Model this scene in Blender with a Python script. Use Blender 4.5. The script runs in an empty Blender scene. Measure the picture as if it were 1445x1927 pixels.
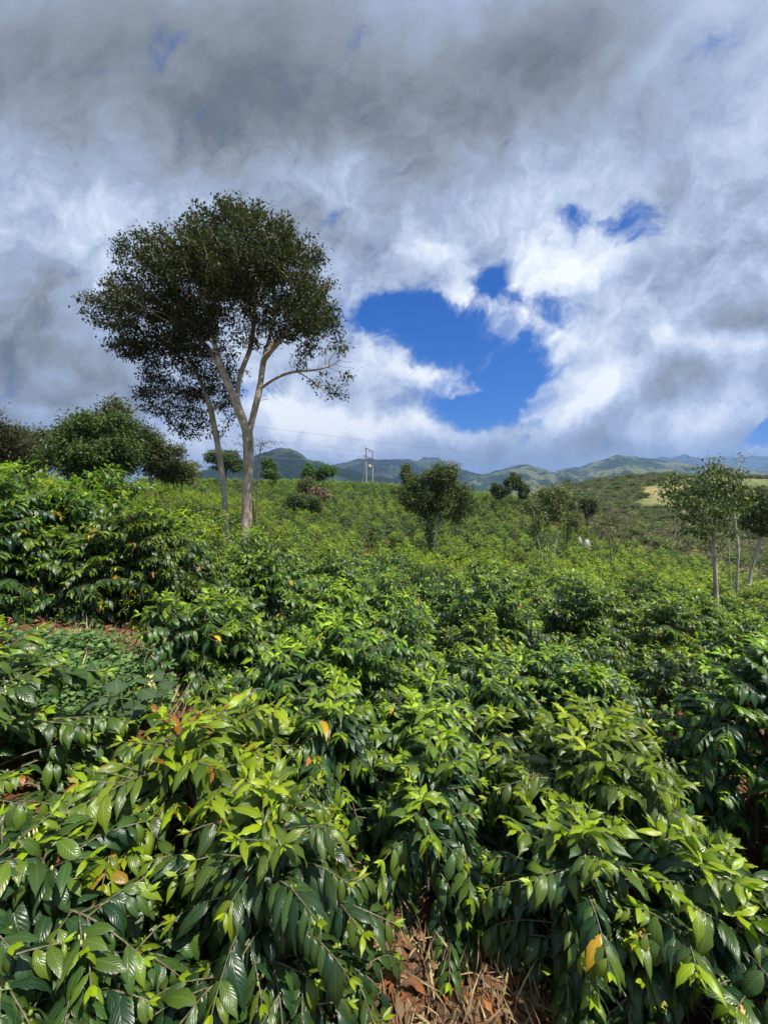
import bpy, math, random
import numpy as np
from mathutils import Vector

R_ = math.radians
scene = bpy.context.scene
COL = scene.collection

# ------------------------------------------------------------------ camera
F = 724.0                      # focal length in pixels of the 1445 x 1927 picture
PITCH = R_(4.6)
EYE = 1.9                      # lens height above the ground at the photographer
cam = bpy.data.cameras.new('camera')
cam.sensor_fit = 'VERTICAL'
cam.sensor_height = 36.0
cam.lens = 36.0 * F / 1927.0
cam.clip_start = 0.05
cam.clip_end = 30000
cob = bpy.data.objects.new('camera', cam)
COL.objects.link(cob)
cob.location = (0, 0, EYE)
cob.rotation_euler = (math.pi / 2 - PITCH, 0, 0)
scene.camera = cob


def P(px, py, d):
    """world point seen at a pixel of the photograph, d metres ahead"""
    u = (px - 722.5) / F
    v = -(py - 963.5) / F
    t = d / (v * math.sin(PITCH) + math.cos(PITCH))
    return np.array((u * t, d, EYE + t * (v * math.cos(PITCH) - math.sin(PITCH))))


def proj(p):
    x, y, z = p[0], p[1], p[2] - EYE
    f = y * math.cos(PITCH) - z * math.sin(PITCH)
    u = y * math.sin(PITCH) + z * math.cos(PITCH)
    if f < 0.05:
        return (-9999, -9999)
    return (722.5 + F * x / f, 963.5 - F * u / f)


# ------------------------------------------------------------------ sun, exposure
SUN_EL, SUN_AZ = R_(62), R_(118)          # azimuth clockwise from +Y
sl = bpy.data.lights.new('sun', 'SUN')
sl.energy = 5.0
sl.angle = R_(0.6)
sl.color = (1.0, 0.95, 0.86)
so = bpy.data.objects.new('sun', sl)
COL.objects.link(so)
sd = Vector((math.sin(SUN_AZ) * math.cos(SUN_EL), math.cos(SUN_AZ) * math.cos(SUN_EL), math.sin(SUN_EL)))
so.rotation_euler = sd.to_track_quat('Z', 'Y').to_euler()
so.location = (0, 0, 60)
scene.view_settings.view_transform = 'Standard'
scene.view_settings.look = 'None'
scene.view_settings.exposure = 0.6
scene.view_settings.gamma = 1.0
scene.cycles.max_bounces = 6
scene.cycles.diffuse_bounces = 3
scene.cycles.glossy_bounces = 2
scene.cycles.transmission_bounces = 4
scene.cycles.volume_bounces = 0
scene.cycles.transparent_max_bounces = 4
scene.cycles.use_adaptive_sampling = True
scene.cycles.sample_clamp_indirect = 4.0


# ------------------------------------------------------------------ node helpers
class G:
    """arithmetic on node sockets"""
    def __init__(s, nt): s.nt = nt

    def n(s, typ, **kw):
        nd = s.nt.nodes.new(typ)
        for k, v in kw.items():
            setattr(nd, k, v)
        return nd

    def put(s, sock, v):
        if isinstance(v, (int, float)):
            sock.default_value = v
        elif isinstance(v, (tuple, list)):
            sock.default_value = tuple(v) if len(v) == len(sock.default_value) else tuple(v) + (1.0,)
        else:
            s.nt.links.new(v, sock)

    def m(s, op, a, b=None, c=None, clamp=False):
        nd = s.n('ShaderNodeMath', operation=op, use_clamp=clamp)
        s.put(nd.inputs[0], a)
        if b is not None: s.put(nd.inputs[1], b)
        if c is not None: s.put(nd.inputs[2], c)
        return nd.outputs[0]

    def add(s, *a):
        r = a[0]
        for x in a[1:]: r = s.m('ADD', r, x)
        return r

    def mul(s, a, b): return s.m('MULTIPLY', a, b)
    def sub(s, a, b): return s.m('SUBTRACT', a, b)

    def vm(s, op, a, b=None, scale=None):
        nd = s.n('ShaderNodeVectorMath', operation=op)
        s.put(nd.inputs[0], a)
        if b is not None: s.put(nd.inputs[1], b)
        if scale is not None: s.put(nd.inputs['Scale'], scale)
        return nd.outputs[0]

    def comb(s, x, y, z):
        nd = s.n('ShaderNodeCombineXYZ')
        for i, v in enumerate((x, y, z)): s.put(nd.inputs[i], v)
        return nd.outputs[0]

    def sep(s, v):
        nd = s.n('ShaderNodeSeparateXYZ'); s.put(nd.inputs[0], v)
        return nd.outputs

    def noise(s, vec, scale, detail=6, rough=0.55, dist=0.0, out='Fac', dim='3D'):
        nd = s.n('ShaderNodeTexNoise', noise_dimensions=dim)
        s.put(nd.inputs['Vector'], vec)
        nd.inputs['Scale'].default_value = scale
        nd.inputs['Detail'].default_value = detail
        nd.inputs['Roughness'].default_value = rough
        nd.inputs['Distortion'].default_value = dist
        return nd.outputs[out]

    def ramp(s, fac, stops, interp='LINEAR'):
        nd = s.n('ShaderNodeValToRGB')
        cr = nd.color_ramp; cr.interpolation = interp
        while len(cr.elements) < len(stops): cr.elements.new(0.5)
        for e, (p, c) in zip(cr.elements, stops):
            e.position = p
            e.color = (c if isinstance(c, (tuple, list)) else (c, c, c))[:3] + (1.0,) if not isinstance(c, (int, float)) else (c, c, c, 1)
        s.put(nd.inputs[0], fac)
        return nd.outputs[0]

    def mix(s, fac, a, b, mode='MIX'):
        nd = s.n('ShaderNodeMix', data_type='RGBA', blend_type=mode)
        s.put(nd.inputs[0], fac); s.put(nd.inputs[6], a); s.put(nd.inputs[7], b)
        return nd.outputs[2]

    def smooth(s, x, lo, hi):
        nd = s.n('ShaderNodeMapRange', interpolation_type='SMOOTHSTEP')
        s.put(nd.inputs[0], x); nd.inputs[1].default_value = lo; nd.inputs[2].default_value = hi
        return nd.outputs[0]


# ------------------------------------------------------------------ sky
def build_world():
    w = bpy.data.worlds.new('World')
    scene.world = w
    w.use_nodes = True
    nt = w.node_tree
    nt.nodes.clear()
    g = G(nt)
    out = g.n('ShaderNodeOutputWorld')
    bg = g.n('ShaderNodeBackground')
    nt.links.new(bg.outputs[0], out.inputs[0])
    sky = g.n('ShaderNodeTexSky', sky_type='NISHITA')
    sky.sun_disc = False
    sky.sun_elevation = SUN_EL
    sky.sun_rotation = SUN_AZ
    sky.altitude = 1800
    sky.air_density = 1.0
    sky.dust_density = 0.3
    sky.ozone_density = 3.0
    D = g.n('ShaderNodeTexCoord').outputs['Generated']
    x, y, z = g.sep(D)
    yy = g.m('MAXIMUM', y, 0.06)
    u0 = g.m('DIVIDE', x, yy)
    v0 = g.m('DIVIDE', z, yy)
    UV = g.comb(u0, v0, 0.0)
    # wind-torn edges: displace the lookup with two octaves of vector noise
    wn = g.n('ShaderNodeTexNoise', noise_dimensions='2D'); g.put(wn.inputs['Vector'], UV)
    wn.inputs['Scale'].default_value = 3.2; wn.inputs['Detail'].default_value = 5; wn.inputs['Roughness'].default_value = 0.62
    wv = g.vm('SUBTRACT', wn.outputs['Color'], (0.5, 0.5, 0.5))
    W = g.vm('ADD', UV, g.vm('SCALE', wv, scale=0.17))
    u, v, _ = g.sep(W)

    def blob(px, py, rx, ry, ang=0.0, amp=1.0, power=1.0):
        c = P(px, py, 1.0)
        cu, cv = c[0], c[2] - EYE
        k = 1.0 / (1.0 - (py - 963.5) / F * math.tan(PITCH))
        a, b = rx / F * k, ry / F * k
        ca, sa = math.cos(R_(ang)), math.sin(R_(ang))
        # e1 = ((u-cu)*ca + (v-cv)*sa)/a
        e1 = g.m('MULTIPLY_ADD', u, ca / a, g.m('MULTIPLY_ADD', v, sa / a, -(cu * ca + cv * sa) / a))
        e2 = g.m('MULTIPLY_ADD', u, -sa / b, g.m('MULTIPLY_ADD', v, ca / b, (cu * sa - cv * ca) / b))
        q = g.add(g.mul(e1, e1), g.mul(e2, e2))
        return g.mul(g.m('EXPONENT', g.mul(q, -1.0)), amp)

    # streaky noise, long axis towards the upper right
    ca, sa = math.cos(R_(42)), math.sin(R_(42))
    s1 = g.add(g.mul(u, ca), g.mul(v, sa)); s2 = g.sub(g.mul(v, ca), g.mul(u, sa))
    nS = g.noise(g.comb(g.mul(s1, 0.55), s2, 0.0), 2.6, 6, 0.6, dim='2D')
    nF = g.noise(W, 6.5, 7, 0.64, dim='2D')
    nW = g.noise(g.comb(g.mul(g.add(g.mul(u, .8), g.mul(v, .6)), 0.5), g.sub(g.mul(v, .8), g.mul(u, .6)), 0.0), 11.0, 5, 0.62, 0.6, dim='2D')
    # ---- where the cloud is open
    HOLES = [(900, 610, 270, 150, -10, .26), (865, 655, 130, 62, -8, 1.15), (790, 600, 85, 45, 10, .55), (915, 772, 120, 36, 4, 1.25), (975, 722, 70, 46, 0, 1.0), (730, 588, 70, 26, 10, .6),
             (912, 525, 36, 52, -20, .95), (1190, 425, 62, 40, 0, .85), (1100, 393, 45, 26, 0, .72), (700, 590, 60, 36, 0, .5),
             (1445, 822, 55, 26, 20, 1.2), (480, 745, 42, 26, 10, .75), (575, 800, 16, 20, 0, .45), (985, 575, 110, 44, -25, .62),
             (1350, 70, 60, 40, 45, .25), (1060, 430, 60, 30, 30, .35), (850, 740, 60, 30, 0, .5)]
    PUFFS = [(1090, 490, 95, 50, 12, 1.0), (862, 556, 56, 38, -30, 1.25), (955, 598, 110, 26, -32, 1.0), (800, 700, 120, 34, -6, 1.0),
             (1075, 650, 60, 50, 0, .6), (935, 752, 60, 12, 8, 1.0), (1120, 770, 130, 50, 30, .7), (760, 790, 140, 40, -15, .6)]
    hole = g.add(*[blob(*b) for b in HOLES])
    puff = g.add(*[blob(*b) for b in PUFFS])
    den = g.add(1.55, g.mul(hole, -1.75), g.mul(puff, 0.75), g.mul(g.sub(nF, 0.5), 2.0), g.mul(g.sub(nS, 0.5), 0.9), g.mul(g.sub(nW, 0.5), 2.6))
    cover = g.smooth(den, -0.3, 1.25)
    # ---- how bright the cloud is (0 = dark slate belly, 1 = white)
    LUM = [(300, 130, 560, 140, 0, -.30), (520, 235, 240, 75, 0, -.14), (860, 160, 200, 120, 30, -.22), (1080, 150, 150, 150, 50, -.12),
           (60, 650, 180, 180, 0, -.26), (250, 760, 160, 45, 0, -.10), (130, 230, 220, 110, 0, -.08), (1000, 60, 240, 90, 20, -.12),
           (620, 320, 110, 60, 20, .22), (150, 480, 120, 60, -50, .16), (20, 340, 90, 60, 30, .10), (60, 770, 90, 18, -20, .22),
           (1080, 500, 130, 75, 12, .50), (870, 560, 62, 42, -30, .40), (960, 600, 90, 40, -30, .36), (800, 700, 150, 42, -6, .50),
           (1060, 650, 100, 55, 0, .30), (620, 790, 170, 42, -8, .42), (800, 800, 110, 24, 0, .30), (1110, 760, 110, 26, 32, .58),
           (1330, 790, 130, 34, 12, .48), (1400, 665, 130, 32, 0, .38), (1270, 715, 90, 36, 20, -.26), (1380, 620, 90, 26, 0, -.20),
           (1160, 830, 200, 30, 10, -.16), (930, 862, 110, 20, 0, -.12), (380, 830, 120, 40, 0, .30), (560, 600, 160, 90, 0, .18),
           (1410, 850, 60, 20, 0, .35), (780, 475, 60, 26, 10, .28), (1380, 420, 150, 200, 0, .02), (1420, 150, 110, 200, 0, .08),
           (1270, 560, 140, 70, 0, -.06), (940, 200, 60, 120, 40, .10), (1180, 690, 40, 24, 30, -.18)]
    lb = g.add(*[blob(*b) for b in LUM])
    calm = g.m('SUBTRACT', 1.0, g.mul(g.smooth(v0, 0.6, 1.1), 0.78))
    calm2 = g.m('SUBTRACT', 1.0, g.mul(g.smooth(v0, 0.9, 1.5), 0.45))
    lum = g.add(0.47, lb, g.mul(g.mul(g.sub(nS, 0.5), 0.8), calm2), g.mul(g.mul(g.sub(nF, 0.5), 0.95), calm), g.mul(g.mul(g.sub(nW, 0.5), 0.22), calm))
    ccol = g.ramp(lum, [(-0.0, (0.105, 0.124, 0.145)), (0.22, (0.195, 0.224, 0.262)), (0.45, (0.270, 0.330, 0.450)), (0.66, (0.42, 0.49, 0.62)),
                        (0.95, (0.72, 0.75, 0.80))])
    # thin cloud lets the blue through
    blue = g.mix(1.0, sky.outputs[0], (0.22, 0.62, 1.25), 'MULTIPLY')
    blue = g.vm('SCALE', blue, scale=0.075)
    blue = g.mix(0.75, blue, g.ramp(v, [(0.08, (0.02, 0.16, 0.52)), (0.45, (0.003, 0.085, 0.38))]))
    col = g.mix(cover, blue, ccol)
    g.put(bg.inputs[0], g.vm('SCALE', col, scale=0.93))
    bg.inputs[1].default_value = 1.0
    w.cycles.sampling_method = 'MANUAL'
    w.cycles.sample_map_resolution = 512


build_world()

# ------------------------------------------------------------------ mesh helpers
def mk_mesh(name, V, faces, mats=(), uv=None, col=None, smooth=True):
    """V (n,3); faces: list of int arrays (k,3) or (k,4); uv (n,2) and col (n,3) per vertex"""
    me = bpy.data.meshes.new(name)
    V = np.asarray(V, dtype=np.float32)
    faces = [np.asarray(f, dtype=np.int32) for f in faces if len(f)]
    nl = sum(f.size for f in faces); nf = sum(len(f) for f in faces)
    me.vertices.add(len(V)); me.vertices.foreach_set('co', V.ravel())
    loops = np.concatenate([f.ravel() for f in faces])
    tot = np.concatenate([np.full(len(f), f.shape[1], dtype=np.int32) for f in faces])
    start = np.concatenate([[0], np.cumsum(tot)[:-1]]).astype(np.int32)
    me.loops.add(nl); me.loops.foreach_set('vertex_index', loops)
    me.polygons.add(nf); me.polygons.foreach_set('loop_start', start); me.polygons.foreach_set('loop_total', tot)
    me.polygons.foreach_set('use_smooth', np.full(nf, smooth))
    if uv is not None:
        l = me.uv_layers.new(name='UVMap')
        l.data.foreach_set('uv', np.asarray(uv, dtype=np.float32)[loops].ravel())
    if col is not None:
        a = me.attributes.new('pigment', 'FLOAT_COLOR', 'POINT')
        c = np.ones((len(V), 4), dtype=np.float32); c[:, :3] = col
        a.data.foreach_set('color', c.ravel())
    for m in mats: me.materials.append(m)
    me.update(calc_edges=True)
    return me


def link(name, me, parent=None, loc=(0, 0, 0)):
    o = bpy.data.objects.new(name, me)
    COL.objects.link(o)
    o.location = loc
    if parent is not None: o.parent = parent
    return o


def tag(o, label=None, cat=None, group=None, kind=None):
    if label: o['label'] = label
    if cat: o['category'] = cat
    if group: o['group'] = group
    if kind: o['kind'] = kind
    return o


def empty(name, loc, label, cat, group=None, rz=0.0, sc=1.0):
    o = bpy.data.objects.new(name, None)
    COL.objects.link(o)
    o.empty_display_size = 0.2
    o.location = loc
    o.rotation_euler = (0, 0, rz)
    o.scale = (sc, sc, sc) if isinstance(sc, (int, float)) else sc
    return tag(o, label, cat, group)


def norm(a):
    return a / np.maximum(np.linalg.norm(a, axis=-1, keepdims=True), 1e-9)


# leaf templates: rows along the blade, columns across it
def template(kind):
    if kind == 'fine': vs, xs = [0, .07, .18, .34, .5, .66, .8, .91, 1.0], [-1, -.5, 0, .5, 1]
    elif kind == 'mid': vs, xs = [0, .22, .5, .8, 1.0], [-1, 0, 1]
    else: vs, xs = [0, .45, 1.0], [-1, 0, 1]
    vs, xs = np.array(vs), np.array(xs, dtype=float)
    w = np.sin(np.pi * np.clip(vs, 0, 1) ** 0.82) ** 0.95
    w = w * np.where(vs > .6, 1 - .62 * ((vs - .6) / .4) ** 1.2, 1)
    w[0] = .05; w[-1] = .01
    if kind == 'far': w = np.array([.12, 1.0, .05])
    vv, xx = np.meshgrid(vs, xs, indexing='ij')
    ww = np.repeat(w[:, None], len(xs), 1)
    n, m = len(vs), len(xs)
    idx = np.arange(n * m).reshape(n, m)
    q = np.stack([idx[:-1, :-1], idx[:-1, 1:], idx[1:, 1:], idx[1:, :-1]], -1).reshape(-1, 4)
    return vv.ravel(), (xx * ww).ravel(), xx.ravel(), q


TPL = {k: template(k) for k in ('fine', 'mid', 'far')}


def leaf_geo(base, d, nrm, L, Wd, droop, col, kind, rng, fold=0.25, wave=0.05):
    """all arrays per leaf; returns V, F, uv, col"""
    v, x, xr, q = TPL[kind]
    n = len(base)
    d = norm(d); nrm = norm(nrm - (nrm * d).sum(1, keepdims=True) * d)
    s = np.cross(d, nrm)
    D = np.maximum(droop, 0.02)[:, None]
    C = np.sin(D * v) / D; S = (1 - np.cos(D * v)) / D
    Lk = L[:, None]
    up = fold * np.abs(x)[None] * Wd[:, None]
    if kind == 'fine':
        ph = rng.uniform(0, 6.28, n)[:, None]
        up = up + wave * np.abs(xr)[None] ** 1.5 * Wd[:, None] * 3.6 * np.sin(v[None] * 24 + ph + xr[None] * 1.4)
        up = up - 0.34 * Wd[:, None] * (np.abs(xr)[None] ** 2) * np.abs(x)[None]
    # the blade normal turns with the droop
    nd_ = np.sin(D * v)
    V = (base[:, None, :] + s[:, None, :] * (x[None] * Wd[:, None])[..., None]
         + d[:, None, :] * (Lk * C + up * nd_)[..., None]
         - nrm[:, None, :] * (Lk * S - up * np.cos(D * v))[..., None])
    k = len(v)
    Fq = (q[None] + (np.arange(n) * k)[:, None, None]).reshape(-1, 4)
    uv = np.tile(np.stack([xr * .5 + .5, v], -1), (n, 1))
    return V.reshape(-1, 3), Fq, uv, np.repeat(col, k, 0)


class Geo:
    def __init__(s): s.V, s.F, s.U, s.C, s.n = [], [], [], [], 0

    def add(s, V, Fc, U=None, C=None):
        s.V.append(V)
        for f in (Fc if isinstance(Fc, list) else [Fc]): s.F.append(np.asarray(f) + s.n)
        s.U.append(U if U is not None else np.zeros((len(V), 2)))
        s.C.append(C if C is not None else np.ones((len(V), 3)) * .5)
        s.n += len(V)

    def mesh(s, name, mat, smooth=True):
        F4 = [f for f in s.F if f.shape[1] == 4]; F3 = [f for f in s.F if f.shape[1] == 3]
        fs = ([np.concatenate(F4)] if F4 else []) + ([np.concatenate(F3)] if F3 else [])
        return mk_mesh(name, np.concatenate(s.V), fs, [mat], np.concatenate(s.U), np.concatenate(s.C), smooth)


def tube(pts, rad, sides=6, col=None):
    pts = np.asarray(pts, float); rad = np.asarray(rad, float)
    t = norm(np.gradient(pts, axis=0))
    ref = np.array([0.31, 0.95, 0.05]) if abs(t[0, 2]) > 0.8 else np.array([0.05, 0.08, 1.0])
    a = norm(np.cross(t, ref)); b = np.cross(t, a)
    th = np.linspace(0, 2 * np.pi, sides, endpoint=False)
    ring = a[:, None] * np.cos(th)[None, :, None] + b[:, None] * np.sin(th)[None, :, None]
    V = (pts[:, None] + ring * rad[:, None, None]).reshape(-1, 3)
    n = len(pts)
    i = np.arange(n - 1)[:, None] * sides; j = np.arange(sides)[None]; j2 = (j + 1) % sides
    Fq = np.stack([i + j, i + j2, i + sides + j2, i + sides + j], -1).reshape(-1, 4)
    ln = np.concatenate([[0], np.cumsum(np.linalg.norm(np.diff(pts, axis=0), axis=1))])
    uv = np.stack([np.tile(np.arange(sides) / sides, n), np.repeat(ln, sides)], -1)
    c = None if col is None else np.tile(np.asarray(col, float), (len(V), 1))
    return V, Fq, uv, c


# numpy value noise
def _h(ix, iy, seed):
    n = (ix * 374761393 + iy * 668265263 + seed * 974634777) & 0xffffffff
    n = ((n ^ (n >> 13)) * 1274126177) & 0xffffffff
    return ((n ^ (n >> 16)) & 0xffff) / 65535.0


def vnoise(x, y, seed=0):
    x = np.asarray(x, float); y = np.asarray(y, float)
    ix = np.floor(x).astype(np.int64); iy = np.floor(y).astype(np.int64)
    fx = x - ix; fy = y - iy
    fx = fx * fx * (3 - 2 * fx); fy = fy * fy * (3 - 2 * fy)
    a = _h(ix, iy, seed); b = _h(ix + 1, iy, seed); c = _h(ix, iy + 1, seed); d = _h(ix + 1, iy + 1, seed)
    return (a * (1 - fx) + b * fx) * (1 - fy) + (c * (1 - fx) + d * fx) * fy


def fbm(x, y, octv=5, seed=0, ridged=False):
    r, amp, tot = 0, 1.0, 0
    for o in range(octv):
        n = vnoise(x * 2 ** o, y * 2 ** o, seed + o)
        if ridged: n = 1 - np.abs(2 * n - 1)
        r = r + n * amp; tot += amp; amp *= .5
    return r / tot


# ------------------------------------------------------------------ materials
def new_mat(name):
    m = bpy.data.materials.new(name)
    m.use_nodes = True
    m.node_tree.nodes.clear()
    g = G(m.node_tree)
    out = g.n('ShaderNodeOutputMaterial')
    return m, g, out


def leaf_mat(name, rough=0.36, spec=0.5, trans=0.28, veins=True, tint=0.0, sheen=(0.75, 1.0, 0.35), hue=0.468):
    m, g, out = new_mat(name)
    at = g.n('ShaderNodeAttribute', attribute_name='pigment').outputs['Color']
    oi = g.n('ShaderNodeObjectInfo')
    uv = g.n('ShaderNodeUVMap').outputs[0]
    geo = g.n('ShaderNodeNewGeometry')
    hs = g.n('ShaderNodeHueSaturation')
    g.put(hs.inputs['Hue'], g.m('MULTIPLY_ADD', oi.outputs['Random'], 0.03, hue))
    g.put(hs.inputs['Value'], g.m('MULTIPLY_ADD', oi.outputs['Random'], 0.35 + tint, 0.85))
    g.put(hs.inputs['Color'], at)
    col = hs.outputs[0]
    p = g.n('ShaderNodeBsdfPrincipled')
    if veins:
        x, v, _ = g.sep(uv)
        ax = g.m('ABSOLUTE', g.sub(x, 0.5))
        mid = g.m('SUBTRACT', 1.0, g.smooth(ax, 0.012, 0.05))
        lat = g.m('SINE', g.mul(g.sub(v, g.mul(ax, 0.55)), 62.0))
        line = g.smooth(lat, 0.86, 1.0)
        k = g.m('MULTIPLY_ADD', mid, 0.45, g.mul(line, 0.05))
        lighter = g.mix(1.0, g.vm('SCALE', col, scale=1.7), (0.03, 0.045, 0.01), 'ADD')
        col = g.mix(k, col, lighter)
        bmp = g.n('ShaderNodeBump'); bmp.inputs['Strength'].default_value = 0.22; bmp.inputs['Distance'].default_value = 0.003
        g.put(bmp.inputs['Height'], g.sub(g.mul(lat, 0.5), g.mul(mid, 1.2)))
        g.nt.links.new(bmp.outputs[0], p.inputs['Normal'])
        sp = g.noise(g.n('ShaderNodeTexCoord').outputs['Object'], 45, 3, 0.6)
        col = g.mix(g.mul(g.smooth(sp, 0.62, 0.75), 0.35), col, g.vm('MULTIPLY', col, (1.5, 1.25, 0.7)))
    # paler, duller underside
    under = g.mix(0.22, col, (0.09, 0.15, 0.04))
    col = g.mix(geo.outputs['Backfacing'], col, under)
    g.put(p.inputs['Base Color'], col)
    g.put(p.inputs['Roughness'], g.m('MULTIPLY_ADD', geo.outputs['Backfacing'], 0.25, rough))
    p.inputs['Specular IOR Level'].default_value = spec
    tr = g.n('ShaderNodeBsdfTranslucent')
    g.put(tr.inputs[0], g.vm('MULTIPLY', g.vm('SCALE', col, scale=2.3), sheen))
    mx = g.n('ShaderNodeMixShader'); mx.inputs[0].default_value = trans
    g.nt.links.new(p.outputs[0], mx.inputs[1]); g.nt.links.new(tr.outputs[0], mx.inputs[2])
    g.nt.links.new(mx.outputs[0], out.inputs[0])
    return m


M_coffee = leaf_mat('coffee_leaf', 0.33, 0.5, 0.25)
M_coffee_far = leaf_mat('coffee_leaf_small', 0.45, 0.4, 0.28, veins=False, hue=0.452, tint=.1)
M_treeleaf = leaf_mat('tree_leaf', 0.55, 0.3, 0.2, veins=False)


def bark_mat(name, c1, c2, c3, scale=6.0, lich=0.5):
    m, g, out = new_mat(name)
    oc = g.n('ShaderNodeTexCoord').outputs['Object']
    st = g.vm('MULTIPLY', oc, (1.0, 1.0, 0.35))
    n1 = g.noise(st, scale, 7, 0.65)
    n2 = g.noise(oc, scale * 0.6, 4, 0.5)
    n3 = g.noise(g.vm('MULTIPLY', oc, (1, 1, 3.5)), scale * 1.6, 3, 0.5)
    c = g.ramp(n1, [(0.3, c1), (0.55, c2), (0.75, c3)])
    c = g.mix(g.mul(g.smooth(n2, 0.48, 0.62), lich), c, c3)
    c = g.mix(g.mul(g.smooth(n3, 0.60, 0.72), 0.5), c, c1)
    p = g.n('ShaderNodeBsdfPrincipled')
    g.put(p.inputs['Base Color'], c)
    p.inputs['Roughness'].default_value = 0.9
    p.inputs['Specular IOR Level'].default_value = 0.15
    b = g.n('ShaderNodeBump'); b.inputs['Strength'].default_value = 0.7; b.inputs['Distance'].default_value = 0.03
    g.put(b.inputs['Height'], g.add(n1, g.mul(n3, 0.5)))
    g.nt.links.new(b.outputs[0], p.inputs['Normal'])
    g.nt.links.new(p.outputs[0], out.inputs[0])
    return m


M_bark = bark_mat('grey_bark', (0.20, 0.155, 0.11), (0.42, 0.35, 0.265), (0.64, 0.57, 0.46), 5.0)
M_barkd = bark_mat('brown_bark', (0.10, 0.075, 0.055), (0.19, 0.145, 0.11), (0.32, 0.27, 0.21), 9.0, .3)
M_barkw = bark_mat('pale_bark', (0.25, 0.21, 0.17), (0.42, 0.38, 0.31), (0.58, 0.55, 0.48), 8.0)
M_twig = bark_mat('coffee_wood', (0.08, 0.07, 0.04), (0.17, 0.15, 0.09), (0.30, 0.27, 0.20), 30.0, .3)


def plain_mat(name, c, rough=0.7, spec=0.3, var=0.25, scale=20.0, metal=0.0):
    m, g, out = new_mat(name)
    oc = g.n('ShaderNodeTexCoord').outputs['Object']
    n = g.noise(oc, scale, 5, 0.6)
    lo = tuple(x * (1 - var) for x in c); hi = tuple(min(1, x * (1 + var)) for x in c)
    p = g.n('ShaderNodeBsdfPrincipled')
    g.put(p.inputs['Base Color'], g.ramp(n, [(0.3, lo), (0.7, hi)]))
    p.inputs['Roughness'].default_value = rough
    p.inputs['Specular IOR Level'].default_value = spec
    p.inputs['Metallic'].default_value = metal
    g.nt.links.new(p.outputs[0], out.inputs[0])
    return m


def pigment_mat(name, rough=0.85, spec=0.15):
    m, g, out = new_mat(name)
    at = g.n('ShaderNodeAttribute', attribute_name='pigment').outputs['Color']
    oc = g.n('ShaderNodeTexCoord').outputs['Object']
    n = g.noise(oc, 30, 3, 0.6)
    p = g.n('ShaderNodeBsdfPrincipled')
    g.put(p.inputs['Base Color'], g.mix(1.0, at, g.ramp(n, [(0.3, 0.75), (0.7, 1.2)]), 'MULTIPLY'))
    p.inputs['Roughness'].default_value = rough
    p.inputs['Specular IOR Level'].default_value = spec
    g.nt.links.new(p.outputs[0], out.inputs[0])
    return m


M_dry = pigment_mat('dry_matter')
M_berry = pigment_mat('green_berry', 0.35, 0.5)

# ------------------------------------------------------------------ terrain
def Z(z): return z + EYE


def canopy(px, py, d, h):
    p = P(px, py, d); return (p[0], p[1], p[2] - h)


CTRL = [(0, 0, Z(-1.9)), (0.3, 1.35, Z(-1.95)), (-3, 0, Z(-1.5)), (3, 0, Z(-2.2)), (0, -6, Z(-1.5)), (-9, -6, Z(0.2)), (9, -6, Z(-2.5)),
        (-2.2, 3, Z(-1.37)), (-2.0, 2.4, Z(-1.3)), (-4, 4, Z(-1.3)), (-5.5, 7, Z(-1.75)), (-8, 10, Z(-1.85)), (-2.6, 7, Z(-2.7)),
        (-4.6, 13, Z(-3.3)), (-13.5, 18, Z(-2.1)), (-13.5, 25, Z(-2.3)), (-24, 30, Z(-1.7)), (-36, 40, Z(-1.2)), (-20, 12, Z(-.9)),
        (0, 4, Z(-2.5)), (0, 8, Z(-3.5)), (0.5, 2.5, Z(-2.2)), (2, 2.5, Z(-2.3)), (4, 4, Z(-2.8)), (5, 8, Z(-3.9)),
        (0, 13, Z(-4.2)), (-8, 17, Z(-3.0)), (0, 25, Z(-5.2)), (0, 40, Z(-4.6)), (0, 60, Z(-3.4)), (0, 80, Z(-2.0)),
        (-15, 40, Z(-3.5)), (-20, 60, Z(-1.9)), (-30, 80, Z(-1.6)), (8.7, 10, Z(-4.2)), (9, 13, Z(-5.0)), (12, 8, Z(-4.3)),
        (10.5, 20, Z(-6)), (14, 25, Z(-6.6)), (23, 35, Z(-7.5)), (23, 45, Z(-6.9)), (25, 65, Z(-4.2)), (27, 52, Z(-5.4)),
        (32, 32, Z(-8.2)), (42, 42, Z(-9)), (20, 15, Z(-7)), (0, 110, Z(-6)), (-30, 120, Z(-8)), (30, 95, Z(-9)),
        (119, 180, Z(1.6)), (94, 180, Z(-1.8)), (143, 180, Z(0.6)), (185, 185, Z(0.0)), (50, 78, Z(-11)), (65, 100, Z(-9)),
        (90, 130, Z(-4)), (60, 60, Z(-11.5)), (105, 105, Z(-8)), (130, 270, Z(-30)), (-80, 100, Z(-6)), (-80, 20, Z(4)), (60, -60, Z(-12)),
        (-60, -60, Z(6)), (0, 220, Z(-35)), (-120, 240, Z(-40))]
CT = np.array(CTRL, float)


def _tps(r): return np.where(r > 0, r * r * np.log(np.maximum(r, 1e-6)), 0)


_n = len(CT)
_K = _tps(np.linalg.norm(CT[:, None, :2] - CT[None, :, :2], axis=2) / 50) + np.eye(_n) * 0.0005
_Pm = np.hstack([np.ones((_n, 1)), CT[:, :2] / 50])
_A = np.vstack([np.hstack([_K, _Pm]), np.hstack([_Pm.T, np.zeros((3, 3))])])
_w = np.linalg.solve(_A, np.concatenate([CT[:, 2], np.zeros(3)]))


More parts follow.
